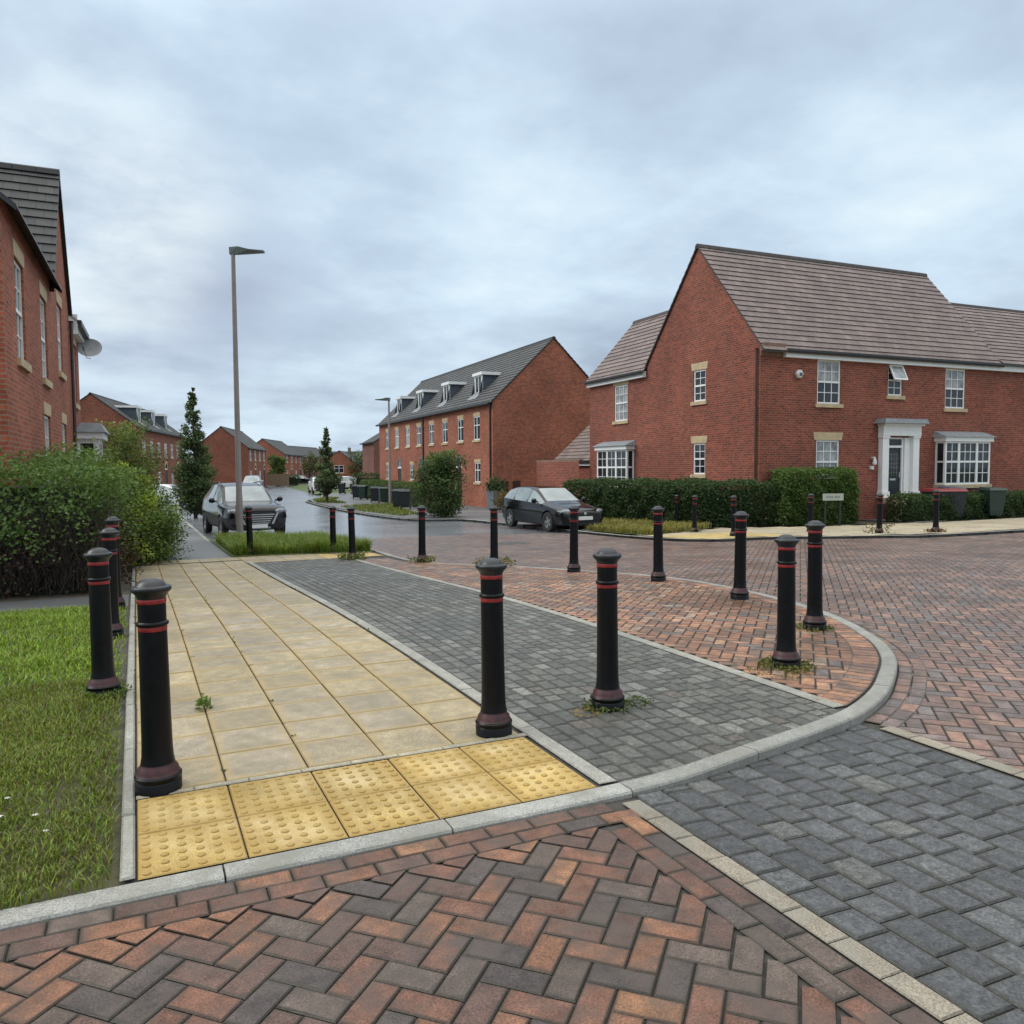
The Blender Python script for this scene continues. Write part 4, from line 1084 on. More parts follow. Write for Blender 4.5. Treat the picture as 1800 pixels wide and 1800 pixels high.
B = [(.10, .89, 1.0, 'nearest and largest black bollard, at the left rear corner of the yellow tactile paving'),
     (1.85, .92, 1.0, 'black bollard with red bands at the right rear corner of the yellow tactile paving'),
     (2.69, 1.05, 1.005, 'black bollard with red bands standing alone on the grey setts, weeds at its foot'),
     (4.44, 1.33, 1.0, 'black bollard nearest the curved kerb tip of the brick island, moss at its foot'),
     (5.72, 2.29, 1.01, 'black bollard just behind the mossy one at the curved end of the brick island'),
     (6.31, 3.99, 1.01, 'third bollard from the curved tip of the brick island'),
     (6.50, 5.84, 1.03, 'fourth bollard from the curved tip of the brick island'),
     (6.21, 7.67, 1.04, 'bollard on the brick island seen against the front of the parked black hatchback'),
     (5.66, 9.5, 1.05, 'far bollard with its foot hidden behind the cap of the one by the tactile paving'),
     (4.90, 11.14, 1.07, 'far bollard in front of the roundish green shrub across the road'),
     (3.96, 12.70, 1.065, 'far bollard with yellow-green weeds at its foot, at the end of the grey setts'),
     (4.04, 14.79, 1.05, 'far bollard standing in the edge of the tall verge grass, left of the weedy one'),
     (2.30, 15.21, 1.09, 'far bollard beside the lamp post, in front of the parked dark SUV'),
     (-.19, 2.78, .995, 'nearest of the three bollards in the left lawn'),
     (-.20, 5.1, 1.02, 'middle bollard of the three in the left lawn'),
     (-.21, 7.3, 1.09, 'farthest of the three left lawn bollards, against the twiggy hedge'),
     (15.94, 18.02, 1.05, 'distant bollard across the junction, leftmost against the long dark hedge'),
     (14.46, 15.23, 1.07, 'distant bollard at the left end of the yellow pavement, second along the dark hedge'),
     (14.05, 13.09, 1.07, 'distant bollard on the yellow pavement mostly hidden behind a bollard of the brick island'),
     (16.82, 13.19, 1.06, 'distant bollard in front of the tall clipped bush with the name plate'),
     (17.33, 11.38, 1.03, 'distant bollard in front of the left pillar of the white front door'),
     (18.57, 10.70, 1.10, 'distant bollard in front of the red-lidded wheelie bins')]
b0 = make_bollard()
for i, (u, v, s, lab) in enumerate(B):
    z = terr(u, v)
    if i == 0:
        o = b0; o.location = (u, v, z); o.rotation_euler = (0, 0, .3); tag(o, lab, 'bollard', 'black bollards with red bands')
    else:
        o = dup(b0, (u, v, z), rnd.random()*6, lab)
    o.scale = (1, 1, s)
    o.rotation_euler.x = R(rnd.uniform(-.9, .9)); o.rotation_euler.y = R(rnd.uniform(-.9, .9))

# ------------------------------------------------------------------ lamp posts
def lamp_post(loc, h, arm, ang, label, r=.085):
    r = r*1.12; root = empty('street_lamp', loc, ang, label, 'street lamp', 'street lamps')
    mb = MB(); mb.lathe([(r, -.1), (r, 1.2), (r*.97, 1.24), (r*.90, 1.3), (r*.60, h)], 10); mb.build('column', 'steel', root, auto=40)
    mb = MB(); mb.box(-r-.005, -r+.01, -.05, .05, .45, 1.0); mb.build('access_door', 'steel', root)
    mb = MB(); a = arm
    V = [(-.09, -.05, h-.05), (.12, -.06, h-.05), (a, -.07, h+.0), (a, .07, h+.0), (.12, .06, h-.05), (-.09, .05, h-.05),
         (-.1, -.05, h+.14), (.15, -.10, h+.15), (a*.55, -.12, h+.07), (a, -.08, h+.05), (a, .08, h+.05), (a*.55, .12, h+.07), (.15, .10, h+.15), (-.1, .05, h+.14)]
    mb.mesh(V, [(0, 5, 4, 1), (1, 4, 3, 2), (6, 7, 12, 13), (7, 8, 11, 12), (8, 9, 10, 11), (0, 1, 7, 6), (1, 2, 8, 7), (2, 9, 8), (2, 3, 10, 9), (4, 12, 11, 3), (3, 11, 10), (5, 13, 12, 4), (0, 6, 13, 5)])
    mb.build('lantern', 'steel_dark', root)
    return root
lamp_post((2.70, 20.64, terr(2.7, 20.64)), 8.05, .86, -YAW+R(2), 'tall grey street lamp on the verge in front of the dark SUV')
lamp_post((14.56, 45.7, terr(14.56, 45.7)), 6.55, .85, R(180)-YAW, 'smaller street lamp in front of the right-hand terrace', .08)
for i, (px, d) in enumerate(((640, 150), (549, 150))):
    p = at_px(px, d); lamp_post((*p, -.8), 5.6, .7, R(180)-YAW, ['distant thin lamp post right of the small conifer', 'distant thin lamp post left of the small conifer'][i], .08)

# ------------------------------------------------------------------ cars
def car(name, label, loc, rz, paint, L, W, H, kind, plate=True, sub=2, group=None, lowblack=False):
    root = empty(name, loc, rz, label, 'car', group)
    hw = W/2; s = H/1.45; q = L/4.28
    if kind == 'suv':
        st = [(-2.15, .34, .78, .86, .60, .74, .72, .54), (-2.10, .27, .88, .955, .80, .90, .86, .64), (-1.75, .25, .95, 1.02, .92, .97, .92, .72), (-1.2, .24, .96, 1.05, .95, .985, .94, .76),
              (-.90, .24, .99, 1.09, .95, .985, .94, .76), (-.28, .24, 1.02, 1.54, .95, .985, .93, .64), (.4, .24, 1.04, 1.64, .95, .985, .93, .66), (1.3, .24, 1.08, 1.62, .95, .985, .92, .63),
              (1.82, .26, 1.12, 1.52, .93, .97, .90, .58), (2.08, .30, 1.05, 1.12, .86, .93, .86, .66), (2.14, .38, .75, .80, .70, .80, .74, .5)]
        st = [(a, b*H/1.65, c*H/1.65, d*H/1.65, e, f, g, h) for a, b, c, d, e, f, g, h in st]; wr = .36
    else:
        st = [(-2.15, .28, .58, .64, .60, .74, .70, .50), (-2.09, .21, .67, .735, .82, .91, .86, .63), (-1.78, .19, .75, .82, .93, .975, .92, .70), (-1.25, .18, .82, .90, .96, .99, .94, .74),
              (-.86, .18, .88, .97, .96, .99, .94, .73), (-.12, .18, .92, 1.38, .96, .99, .93, .62), (.5, .18, .94, 1.45, .96, .99, .93, .64), (1.3, .18, .98, 1.42, .96, .99, .92, .61),
              (1.80, .20, 1.02, 1.32, .94, .97, .90, .56), (2.08, .26, .96, 1.0, .86, .92, .86, .64), (2.14, .34, .70, .74, .7, .8, .74, .5)]
        st = [(a, b*s, c*s, d*s, e, f, g, h) for a, b, c, d, e, f, g, h in st]; wr = .325
    V = []; F = []; mi = []; n = 8; full = 2*n-2
    for (y, zb, zl, zt, wl, wm, wb, wt) in st:
        half = [(0, zb), (wl*.8, zb), (wl*.97, zb+.07), (wm, zb+(zl-zb)*.6), (wb, zl), (wt+.05, zt-.05), (wt*.95, zt-.012), (0, zt)]
        ring = [(x*hw, z) for x, z in half]+[(-x*hw, z) for x, z in reversed(half[1:-1])]
        V += [(x, y*q, z) for x, z in ring]
    def side(j):                                        # edge index within the half section
        return j if j < n-1 else full-1-j
    for i in range(len(st)-1):
        for j in range(full):
            j2 = (j+1) % full
            F.append((i*full+j, i*full+j2, (i+1)*full+j2, (i+1)*full+j)); e = side(j); m = 0
            if e in (0, 1): m = 2
            if e == 2 and lowblack: m = 2
            if e == 4 and 4 <= i <= 7: m = 1
            if e == 6 and i in (4, 8): m = 1
            mi.append(m)
    F.append(tuple(range(full-1, -1, -1))); mi.append(2); F.append(tuple(range((len(st)-1)*full, len(st)*full))); mi.append(0)
    me = bpy.data.meshes.new('car_shell'); me.from_pydata(V, [], F); me.polygons.foreach_set('material_index', mi)
    tmp = bpy.data.objects.new('car_shell', me); col.objects.link(tmp)
    bm = bmesh.new(); bm.from_mesh(me); bm.verts.index_update(); bmesh.ops.recalc_face_normals(bm, faces=bm.faces[:])
    cr = bm.edges.layers.float.new('crease_edge'); cv = bm.verts.layers.float.new('crease_vert')
    for v in bm.verts:
        ms = [f.material_index for f in v.link_faces]
        if 1 in ms and ms.count(1) == 1 and len(ms) > 2: v[cv] = .9
    for e in bm.edges:
        ms = {f.material_index for f in e.link_faces}
        if len(ms) > 1: e[cr] = .9
        elif (e.verts[0].index % full) == (e.verts[1].index % full) and side(e.verts[0].index % full) in (3, 4): e[cr] = .45
    bm.to_mesh(me); bm.free()
    for _ in range(4): me.materials.append(None)
    sm = tmp.modifiers.new('s', 'SUBSURF'); sm.levels = sub; sm.render_levels = sub
    cut = []
    yw = (-1.28*q, 1.32*q)
    for y in yw:
        for sx in (-1, 1):
            c = MB(); c.lathe([(wr+.055, -.16), (wr+.055, .3)], 24); c.v = [(sx*(hw-.14)+z*sx, y+x_, wr+y_) for x_, y_, z in c.v]
            co = c.build('arch_cut', 'cartrim'); bmm = bmesh.new(); bmm.from_mesh(co.data); bmesh.ops.recalc_face_normals(bmm, faces=bmm.faces[:]); bmm.to_mesh(co.data); bmm.free()
            co.data.polygons.foreach_set('material_index', [0]*len(co.data.polygons)); cut.append(co)
            bo = tmp.modifiers.new('b', 'BOOLEAN'); bo.object = co; bo.operation = 'DIFFERENCE'; bo.solver = 'EXACT'
    bpy.context.view_layer.update()
    ev = tmp.evaluated_get(bpy.context.evaluated_depsgraph_get()); me2 = bpy.data.meshes.new_from_object(ev)
    src = bmesh.new(); src.from_mesh(me2)
    def split(idx, name, mat, cond=None, parent=root):
        b = src.copy(); kill = [f for f in b.faces if f.material_index not in idx or (cond and not cond(f.calc_center_median()))]
        bmesh.ops.delete(b, geom=kill, context='FACES')
        if not b.faces: b.free(); return None
        m = bpy.data.meshes.new(name); b.to_mesh(m); b.free(); m.materials.clear(); m.materials.append(M[mat])
        for p in m.polygons: p.material_index = 0
        m.polygons.foreach_set('use_smooth', [True]*len(m.polygons)); m.set_sharp_from_angle(angle=R(50))
        o = bpy.data.objects.new(name, m); col.objects.link(o); o.parent = parent; return o
    body = split((0,), 'body', paint)
    split((2, 3), 'lower_trim', 'cartrim')
    cw = -.5*q
    split((1,), 'windscreen', 'carglass', lambda c: abs(c.x) < .62*hw*1.0 and c.y < .0 and c.y < cw+.6 and c.z > 0 and abs(c.x) < hw*.56+.0)
    split((1,), 'rear_window', 'carglass', lambda c: abs(c.x) < hw*.56 and c.y > .5)
    for sx in (-1, 1): split((1,), 'side_windows', 'carglass', lambda c: c.x*sx > hw*.56)
    for sx in (-1, 1):
        b = MB(); i = 6; A, Bs = st[i], st[i+1]; f_ = .0
        for yy in ((.12 if kind == 'hatch' else .18), 1.05):
            t_ = (yy-st[6][0])/(st[7][0]-st[6][0]) if yy > st[6][0] else 0
            k0, k1 = (st[6], st[7]) if yy > st[6][0] else (st[5], st[6]); t_ = (yy-k0[0])/(k1[0]-k0[0])
            zl_, zt_2, wb_, wt_ = [k0[m]+(k1[m]-k0[m])*t_ for m in (2, 3, 6, 7)]
            x0_, x1_ = wb_*hw*sx, (wt_+.05)*hw*sx
            b.mesh([(x0_, yy*q-.05, zl_+.0), (x0_, yy*q+.05, zl_+.0), (x1_, yy*q+.04, zt_2-.06), (x1_, yy*q-.04, zt_2-.06), (x0_*.97, yy*q-.05, zl_), (x0_*.97, yy*q+.05, zl_), (x1_*.95, yy*q+.04, zt_2-.06), (x1_*.95, yy*q-.04, zt_2-.06)], [(0, 1, 2, 3), (7, 6, 5, 4), (0, 4, 5, 1), (1, 5, 6, 2), (2, 6, 7, 3), (3, 7, 4, 0)])
        b.build('door_pillars', 'cartrim', root)
    src.free(); bpy.data.objects.remove(tmp)
    for c in cut: bpy.data.objects.remove(c)
    for y in yw:
        for sx in (-1, 1):
            t = MB(); t.lathe([(wr*.62, -.1), (wr*.97, -.1), (wr, -.06), (wr, .06), (wr*.97, .1), (wr*.64, .1), (wr*.62, .06)], 26)
            X0 = sx*(hw-.125); f = lambda v: (X0+v[2]*sx, y+v[0], wr+v[1]); t.v = [f(v) for v in t.v]; w = t.build('wheel', 'tyre', root, auto=40)
            t = MB(); t.lathe([(wr*.66, .02), (wr*.66, .075), (wr*.60, .08), (wr*.57, .05)], 26, cap=False)
            for k in range(5):
                a = 2*math.pi*k/5
                for da in (-.16, .16):
                    c, s_ = math.cos(a+da), math.sin(a+da); px, py = -s_*.022, c*.022; r0, r1 = wr*.14, wr*.6
                    t.mesh([(r0*c-px, r0*s_-py, .06), (r0*c+px, r0*s_+py, .06), (r1*c+px, r1*s_+py, .07), (r1*c-px, r1*s_-py, .07), (r0*c-px, r0*s_-py, .03), (r0*c+px, r0*s_+py, .03), (r1*c+px, r1*s_+py, .03), (r1*c-px, r1*s_-py, .03)], [(0, 1, 2, 3), (0, 4, 5, 1), (2, 6, 7, 3), (1, 5, 6, 2), (3, 7, 4, 0)])
            t.lathe([(wr*.18, .02), (wr*.17, .07), (wr*.06, .08)], 12)
            t.v = [f(v) for v in t.v]; t.build('rim', 'alloy', w)
    # face: headlights, grille, plate, mirrors
    zf = .70*H/1.45 if kind != 'suv' else .86*H/1.65
    fy = -2.16*q
    for sx in (-1, 1):
        t = MB(); t.lathe([(.02, -.05), (.1, -.03), (.115, 0), (.1, .03), (.03, .05)], 16)
        wdt = 1.7 if kind == 'suv' else 1.55
        t.v = [(sx*hw*.70+v[0]*wdt, fy+(.06 if kind == 'suv' else .115)+sx*v[0]*.62+v[2]*1.1, zf-.045+v[1]*.8) for v in t.v]
        hl = t.build('headlight', 'lamp', root, smooth=True)
        t = MB()                                        # door mirror
        zm = (.98 if kind != 'suv' else 1.12)*H/(1.45 if kind != 'suv' else 1.65)
        t.lathe([(.03, -.09), (.085, -.06), (.10, 0), (.085, .07), (.03, .10)], 12); t.v = [(sx*(hw+.07)+v[2]*sx, -.62*q+v[1]*.6, zm+v[0]*.85) for v in t.v]
        t.obox((sx*hw*.92, -.63*q, zm-.06), (sx*.12, 0, 0), (0, .06, 0), (0, 0, .05)); t.build('door_mirror', paint, root, smooth=True)
        t = MB(); t.box(sx*hw*.8-.05, sx*hw*.8+.05, -1, -.9, 0, .02)
    t = MB()
    if kind == 'suv':
        for k in range(5): z = .50+.065*k; w0 = .30+.045*k; t.box(-w0, w0, fy-.05, fy+.05, z, z+.03)
        t.obox((-.60, fy-.05, .82), (.16, 0, -.34), (.06, 0, 0), (0, .08, 0)); t.obox((.54, fy-.05, .82), (-.16, 0, -.34), (.06, 0, 0), (0, .08, 0)); t.build('grille', 'chrome', root)
        t = MB(); t.box(-.52, .52, fy-.035, fy+.04, .46, .84); t.build('grille_opening', 'cartrim', root)
        for sx in (-1, 1):
            t = MB(); t.box(sx*hw*.70-.13, sx*hw*.70+.13, fy+.0, fy+.2, .50, .66); t.build('fog_light_recess', 'cartrim', root)
        t = MB(); t.box(-.36, .36, fy-.02, fy+.06, .34, .40); t.build('skid_plate', 'alloy', root)
        t = MB()
        for sx in (-1, 1): t.tube([(sx*hw*.64, -.1*q, 1.56*H/1.65), (sx*hw*.66, .3, 1.66*H/1.65), (sx*hw*.64, 1.6, 1.58*H/1.65)], [.018]*3, 6)
        t.build('roof_rails', 'cartrim', root)
        pz = .37
    else:
        t.box(-.54, .54, fy-.012, fy+.08, .555*s, .61*s); t.build('grille', 'cartrim', root)
        t = MB(); t.box(-.58, .58, fy-.012, fy+.1, .24*s, .36*s); t.build('lower_grille', 'cartrim', root)
        t = MB(); t.lathe([(.05, 0), (.05, .012), (.03, .016)], 14); t.v = [(v[0], fy-.014-v[2], .60*s+v[1]) for v in t.v]; t.build('badge', 'chrome', root); pz = .41*s
    if plate:
        t = MB(); t.box(-.26, .26, fy-.06, fy-.01, pz, pz+.11); t.build('number_plate', 'plate', root)
    return root
zc = lambda u, v: terr(u, v)-.075
def cars():
    car('parked_car', 'dark SUV parked facing the viewer behind the lamp post, silver bars in its grille', (3.22, 24.5, zc(3.2, 24.5)), R(5), 'paint_black', 4.6, 1.98, 1.74, 'suv', lowblack=True, group='cars parked along the road')
    car('parked_car', 'shiny black hatchback parked across the road facing the junction, pale plate at its front', (12.72, 20.75, zc(12.6, 20.7)+.02), R(3), 'paint_black', 4.25, 1.80, 1.46, 'hatch', group='cars parked along the road')
    p = at_px(444, 78); car('parked_car', 'silver car of which only the top shows above the roof of the dark SUV', (p[0], p[1], -.82), R(-12), 'paint_silver', 4.5, 1.85, 1.80, 'suv', sub=1, group='cars parked along the road')
    p = at_px(562, 78); car('parked_car', 'white SUV parked facing the viewer beside the small conifer down the road', (p[0], p[1], -.82), R(-4), 'paint_white', 4.4, 1.85, 1.62, 'suv', sub=1, group='cars parked along the road')
    p = at_px(596, 92); car('parked_car', 'white car parked behind the small conifer, right of the white SUV', (p[0], p[1], -.82), R(-80), 'paint_white', 4.3, 1.8, 1.55, 'hatch', sub=1, group='cars parked along the road')
    p = at_px(305, 46); car('parked_car', 'white car half hidden behind the left hedge', (p[0]-.1, p[1], -.72), R(60), 'paint_white', 4.1, 1.75, 1.46, 'hatch', sub=1, group='cars parked along the road')
    p = at_px(531, 128); car('parked_car', 'dark car far off where the road bends away', (p[0], p[1], -.85), R(70), 'paint_black', 4.3, 1.8, 1.5, 'hatch', sub=1, group='cars parked along the road')
cars()

# ------------------------------------------------------------------ wheelie bins
def make_bin(body, lid):
    root = empty('wheelie_bin', (0, 0, 0))
    mb = MB(); V = []
    for z, x, y in ((.1, .20, .22), (.25, .22, .25), (.93, .28, .32), (.96, .30, .34)):
        V += [(-x, -y, z), (x, -y, z), (x, y*1.05, z), (-x, y*1.05, z)]
    F = [(0, 3, 2, 1), (12, 13, 14, 15)]
    for i in range(3):
        for k in range(4): F.append((i*4+k, i*4+(k+1) % 4, (i+1)*4+(k+1) % 4, (i+1)*4+k))
    mb.mesh(V, F); mb.build('body', body, root)
    mb = MB(); mb.mesh([(-.31, -.37, .962), (.31, -.37, .962), (.31, .36, .962), (-.31, .36, .962), (-.27, -.31, 1.03), (.27, -.31, 1.03), (.27, .33, 1.065), (-.27, .33, 1.065)], [(0, 3, 2, 1), (4, 5, 6, 7), (0, 1, 5, 4), (1, 2, 6, 5), (2, 3, 7, 6), (3, 0, 4, 7)]); mb.build('lid', lid, root)
    mb = MB(); mb.tube([(-.26, .36, .98), (-.26, .44, 1.0), (.26, .44, 1.0), (.26, .36, .98)], [.018]*4, 6); mb.build('handle', body, root)
    for sx in (-1, 1):
        mb = MB(); mb.lathe([(.10, -.03), (.10, .03)], 14); mb.v = [(sx*.25+v[2], .27+v[0], .10+v[1]) for v in mb.v]; mb.build('wheel', 'tyre', root)
    return root
def bins():
    spec = [(712, 43.5, 0, 'black wheelie bin immediately left of the roundish shrub'), (700, 45.0, 0, 'black wheelie bin half hidden behind the smaller street lamp'),
            (674, 52, 1, 'dark green wheelie bin left of the smaller street lamp'), (659, 53.5, 0, 'black wheelie bin in the middle of the row by the terrace hedge'),
            (638, 59, 1, 'dark green wheelie bin at the far end of the terrace hedge'), (626, 61, 0, 'black wheelie bin leftmost beside the terrace hedge'),
            (601, 73, 0, 'black wheelie bin in front of the distant white car')]
    proto = {}
    for px, d, k, lab in spec:
        p = at_px(px, d); z = terr(*p)+.02; ang = -YAW+R(rnd.uniform(-20, 20))
        if k not in proto:
            o = make_bin('binblack' if k == 0 else 'bingreen', 'binblack' if k == 0 else 'bingreen'); proto[k] = o; o.location = (*p, z); o.rotation_euler = (0, 0, ang); tag(o, lab, 'wheelie bin', 'wheelie bins')
        else: dup(proto[k], (*p, z), ang, lab)
    o = make_bin('binblack', 'binred'); o.location = (24.35, 15.1, terr(24, 15)+.02); o.rotation_euler = (0, 0, R(-15)); tag(o, 'black wheelie bin with a dark red lid by the low hedge of the corner house', 'wheelie bin', 'wheelie bins')
    dup(o, (24.95, 14.85, terr(24, 15)+.02), R(-30), 'second red-lidded black wheelie bin, the right one of the pair outside the corner house')
    o = make_bin('binblack', 'binblue'); o.location = (25.75, 15.5, terr(25.5, 15)+.05); o.rotation_euler = (0, 0, R(-20)); tag(o, 'wheelie bin with a blue-grey lid behind the red-lidded pair', 'wheelie bin', 'wheelie bins')
    o = dup(proto[1], (26.6, 14.6, terr(26, 15)+.03), R(-25), 'dark green wheelie bin outside the corner house, at the right edge of the photo')
bins()

# ------------------------------------------------------------------ planting
def hb(x, y): return (.62+.25*sstep(-1.0, -.5, x))+.12*math.sin(x*3.3+y*1.9)
DARK = (.042, .085, .026); MID = (.07, .13, .03); LITE = (.105, .17, .03)
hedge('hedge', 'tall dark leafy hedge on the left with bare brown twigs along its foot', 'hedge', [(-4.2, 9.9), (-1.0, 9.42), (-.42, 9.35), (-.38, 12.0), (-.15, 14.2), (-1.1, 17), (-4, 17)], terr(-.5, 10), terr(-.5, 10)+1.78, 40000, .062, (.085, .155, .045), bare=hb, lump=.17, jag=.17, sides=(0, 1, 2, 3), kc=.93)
def loose(name, label, loc, h, r, n, size, base, stretch=(1, 1), group=None):
    o = tree(name, label, 'shrub', loc, h, r, n, size, base, .04, 'ball', .02, group, limbs=12); o.scale = (stretch[0], stretch[1], 1); o.rotation_euler.z = 0; return o
loose('shrub', 'bright yellow-green shrub spilling over the top of the left hedge', (-.25, 13.1, terr(0, 13)), 1.95, .62, 7000, .06, (.22, .33, .05), (1, 1.3))
loose('shrub', 'leafy green shrub leaning over the end of the slab path', (.12, 14.6, terr(0, 14.6)-.05), 1.55, .78, 11000, .055, (.115, .20, .045), (1, 1.2))
loose('shrub', 'low ivy-like shrub trailing onto the footway behind the slab path', (.35, 15.7, terr(0, 15.6)-.05), .9, .7, 6000, .05, (.085, .16, .04), (1, 1.3))
loose('shrub', 'grey-green shrub where the left hedge meets the footway', (.35, 18.6, terr(0, 18)), 1.35, .8, 4000, .06, (.09, .15, .055), (1, 1.5))
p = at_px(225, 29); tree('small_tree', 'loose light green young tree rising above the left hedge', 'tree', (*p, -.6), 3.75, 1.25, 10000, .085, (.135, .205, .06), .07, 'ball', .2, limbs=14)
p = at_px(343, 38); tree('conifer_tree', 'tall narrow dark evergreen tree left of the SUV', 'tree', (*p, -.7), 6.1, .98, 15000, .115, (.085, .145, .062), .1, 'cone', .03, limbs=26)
p = at_px(575, 54.5); tree('conifer_tree', 'small narrow conifer on the grass build-out across the road', 'tree', (*p, -.75), 5.0, .85, 6500, .14, (.09, .14, .07), .09, 'cone', .12, limbs=20)
tree('shrub', 'roundish dense green shrub in front of the right-hand terrace', 'shrub', (12.2, 29.9, terr(12, 29.9)), 2.75, 1.2, 12000, .10, (.075, .14, .05), .06, 'ball', .0, limbs=18)
for px, d, h, r, lab, base in ((487, 118, 4.2, 1.5, 'round-headed tree in front of the far left houses', MID), (545, 150, 5.0, 2.6, 'olive green tree behind the small conifer', (.07, .09, .03)), (616, 150, 5.0, 2.4, 'spreading green tree left of the far lamp post', MID), (640, 138, 4.6, 2.6, 'wide green tree between the far lamp post and the right-hand terrace', (.045, .085, .03)), (655, 110, 3.4, 1.4, 'dark green tree closest to the far end of the right-hand terrace', DARK)):
    p = at_px(px, d); tree('broadleaf_tree', lab, 'tree', (*p, -.8), h, r, 1600, .3, base, .12, 'ball', .25, 'trees far along the road', limbs=8)
# hedges of the corner house
zt_ = lambda u, v: terr(u, v)
bl, br_ = at_px(1379, 25.0), at_px(1506, 25.8)
hedge('hedge', 'long dark clipped hedge along the gable side of the corner house', 'hedge', [(16.4, 17.6), (bl[0]+.1, bl[1]+.25), (bl[0]+.6, bl[1]+1.2), (18.2, 18.2), (16.9, 24.5), (15.3, 24.5)], -.42, .98, 26000, .085, (.036, .074, .028), lump=.07, jag=.06, sides=(0, 5), kc=.84)
hedge('hedge', 'tall clipped bush with fresh green top by the corner of the house', 'hedge', [bl, br_, (br_[0]+.45, br_[1]+1.1), (bl[0]+.45, bl[1]+1.1)], -.36, 1.38, 22000, .07, (.066, .125, .032), lump=.06, jag=.05, sides=(0, 1, 3), kc=.84)
hedge('hedge', 'low dark hedge with light tips below the white front door', 'hedge', [(22.7, 14.75), (29.5, 14.6), (29.5, 15.5), (22.8, 15.7)], -.35, .52, 14000, .075, (.042, .08, .03), lump=.05, jag=.05, sides=(0, 3), kc=.84)
p0, p1 = at_px(640, 66), at_px(735, 45)
hedge('hedge', 'clipped green hedge behind the bins in front of the right-hand terrace', 'hedge', [(p0[0]-.3, p0[1]), (p1[0], p1[1]), (p1[0]+.9, p1[1]+.3), (p0[0]+.7, p0[1])], -.75, .58, 9000, .11, (.05, .09, .025), lump=.06, jag=.07)
p = at_px(640, 74); hedge('hedge', 'square-cut dark hedge by the far end of the terrace', 'hedge', [(p[0]-1, p[1]), (p[0]+1.6, p[1]-.5), (p[0]+2, p[1]+1), (p[0]-.6, p[1]+1.5)], -.8, 1.0, 2500, .13, (.03, .055, .022), lump=.06)
p = at_px(505, 120); hedge('hedge', 'small clipped hedge on the far left of the bend', 'hedge', [(p[0]-1.6, p[1]), (p[0]+1.6, p[1]-.8), (p[0]+1.8, p[1]+.6), (p[0]-1.3, p[1]+1.2)], -.8, .6, 1500, .15, (.03, .055, .022), lump=.06)
mb = MB()
p = at_px(484, 116)
for i in range(9): mb.box(-2+.45*i, -1.57+.45*i, -.02, .02, 0, 1.7)
for z in (.3, 1.3): mb.box(-2.05, 2.1, .021, .06, z, z+.1)
o = mb.build('timber_fence', 'timber'); o.location = (*p, -.8); o.rotation_euler.z = -YAW+R(30); tag(o, 'short brown timber fence beside the far left houses', 'fence')
# planter by the terrace corner
pl = empty('planter', (17.35, 35.7, -.62), R(-1.4), 'tall grey planter with a green plant against the corner of the terrace', 'planter')
mb = MB(); mb.box(-.28, .28, -.45, .45, 0, .95, taper=(1.1, 1.1)); mb.build('pot', 'planter', pl)
mb = MB()
for _ in range(1200): leaf(mb, (rnd.gauss(0, .2), rnd.gauss(0, .3), .95+abs(rnd.gauss(0, .3))), .11, gcol((.035, .07, .025)))
mb.build('plant', 'leaf', pl, color=True)
loose('shrub', 'low yellow-orange shrub by the hatchback and the terrace corner', (16.4, 32.3, -.65), .95, .75, 1800, .09, (.14, .11, .025))

# grass: lawn, verge and tufts
sheet('lawn', [(-9, -.02), (-.055, -.02), (-.055, 7.5), (-9, 8.05)], -.012, 'lawn_soil', 1.0)
sheet('hedge_bed', [(-9, 9.6), (-.1, 8.95), (-.08, 14.6), (.45, 14.6), (.5, 30), (.7, 46), (-9, 46)], -.01, 'earth', 1.0)
sheet('verge', [(1.88, 14.85), (2.6, 14.85), (4.75, 14.2), (4.93, 14.5), (4.9, 17), (4.6, 18.6), (4, 19.55), (2.9, 20.25), (2.0, 20.8), (1.94, 24), (1.90, 18)], .012, 'turf', .5)
def lawn_d(x, y):
    edge = sstep(0, .35, -.06-x)
    bare = 1-.7*math.exp(-((x+.35)**2/.08+(y-1.0)**2/.10))-.35*(1-sstep(.5, 1.9, y))*(.5+.5*math.sin(x*17+y*9)*math.sin(y*15-x*5))
    return (.35+.65*edge)*bare*(.75+.25*math.sin(x*4+y*2.6))
grass('lawn_grass', [(-1.3, -.03), (-.085, -.03), (-.085, 3.2), (-2.2, 3.2)], 110000, .05, (.135, .225, .038), wid=.0028, dry=.22, dens=lawn_d)
grass('lawn_grass', [(-3, 3.2), (-.085, 3.2), (-.085, 7.5), (-3, 7.7)], 40000, .065, (.165, .30, .042), wid=.0045, dry=.06, dens=lawn_d)
grass('verge_grass', [(1.95, 15.0), (2.6, 15.0), (4.7, 14.4), (4.86, 14.6), (4.85, 17), (4.55, 18.6), (3.9, 19.4), (2.9, 20.1), (2.05, 20.6)], 32000, .30, (.11, .20, .032), wid=.006, dry=.08)
fv = [(12.5, 16.4), (12.6, 14.9), (14.6, 15.6), (16.2, 16.6), (16.2, 17.8), (15.2, 23), (13.8, 23), (12.6, 17.7)]
sheet('far_verge', fv, .02, 'turf', 1.0)
grass('far_verge_grass', fv, 17000, .20, (.17, .20, .045), off=.02, wid=.010, dry=.3)
fv2 = [(11.2, 51.5), (12.6, 49), (12.8, 55), (14.6, 59.5), (13.3, 59.6), (11.9, 56.6)]
sheet('build_out_verge', fv2, .02, 'turf', 1.0); grass('build_out_grass', fv2, 3500, .18, (.10, .15, .03), off=.02, wid=.02)
fv3 = [(10.6, 38), (11, 32), (12.2, 33), (13.2, 39), (14.8, 46), (12.5, 46), (11, 44)]
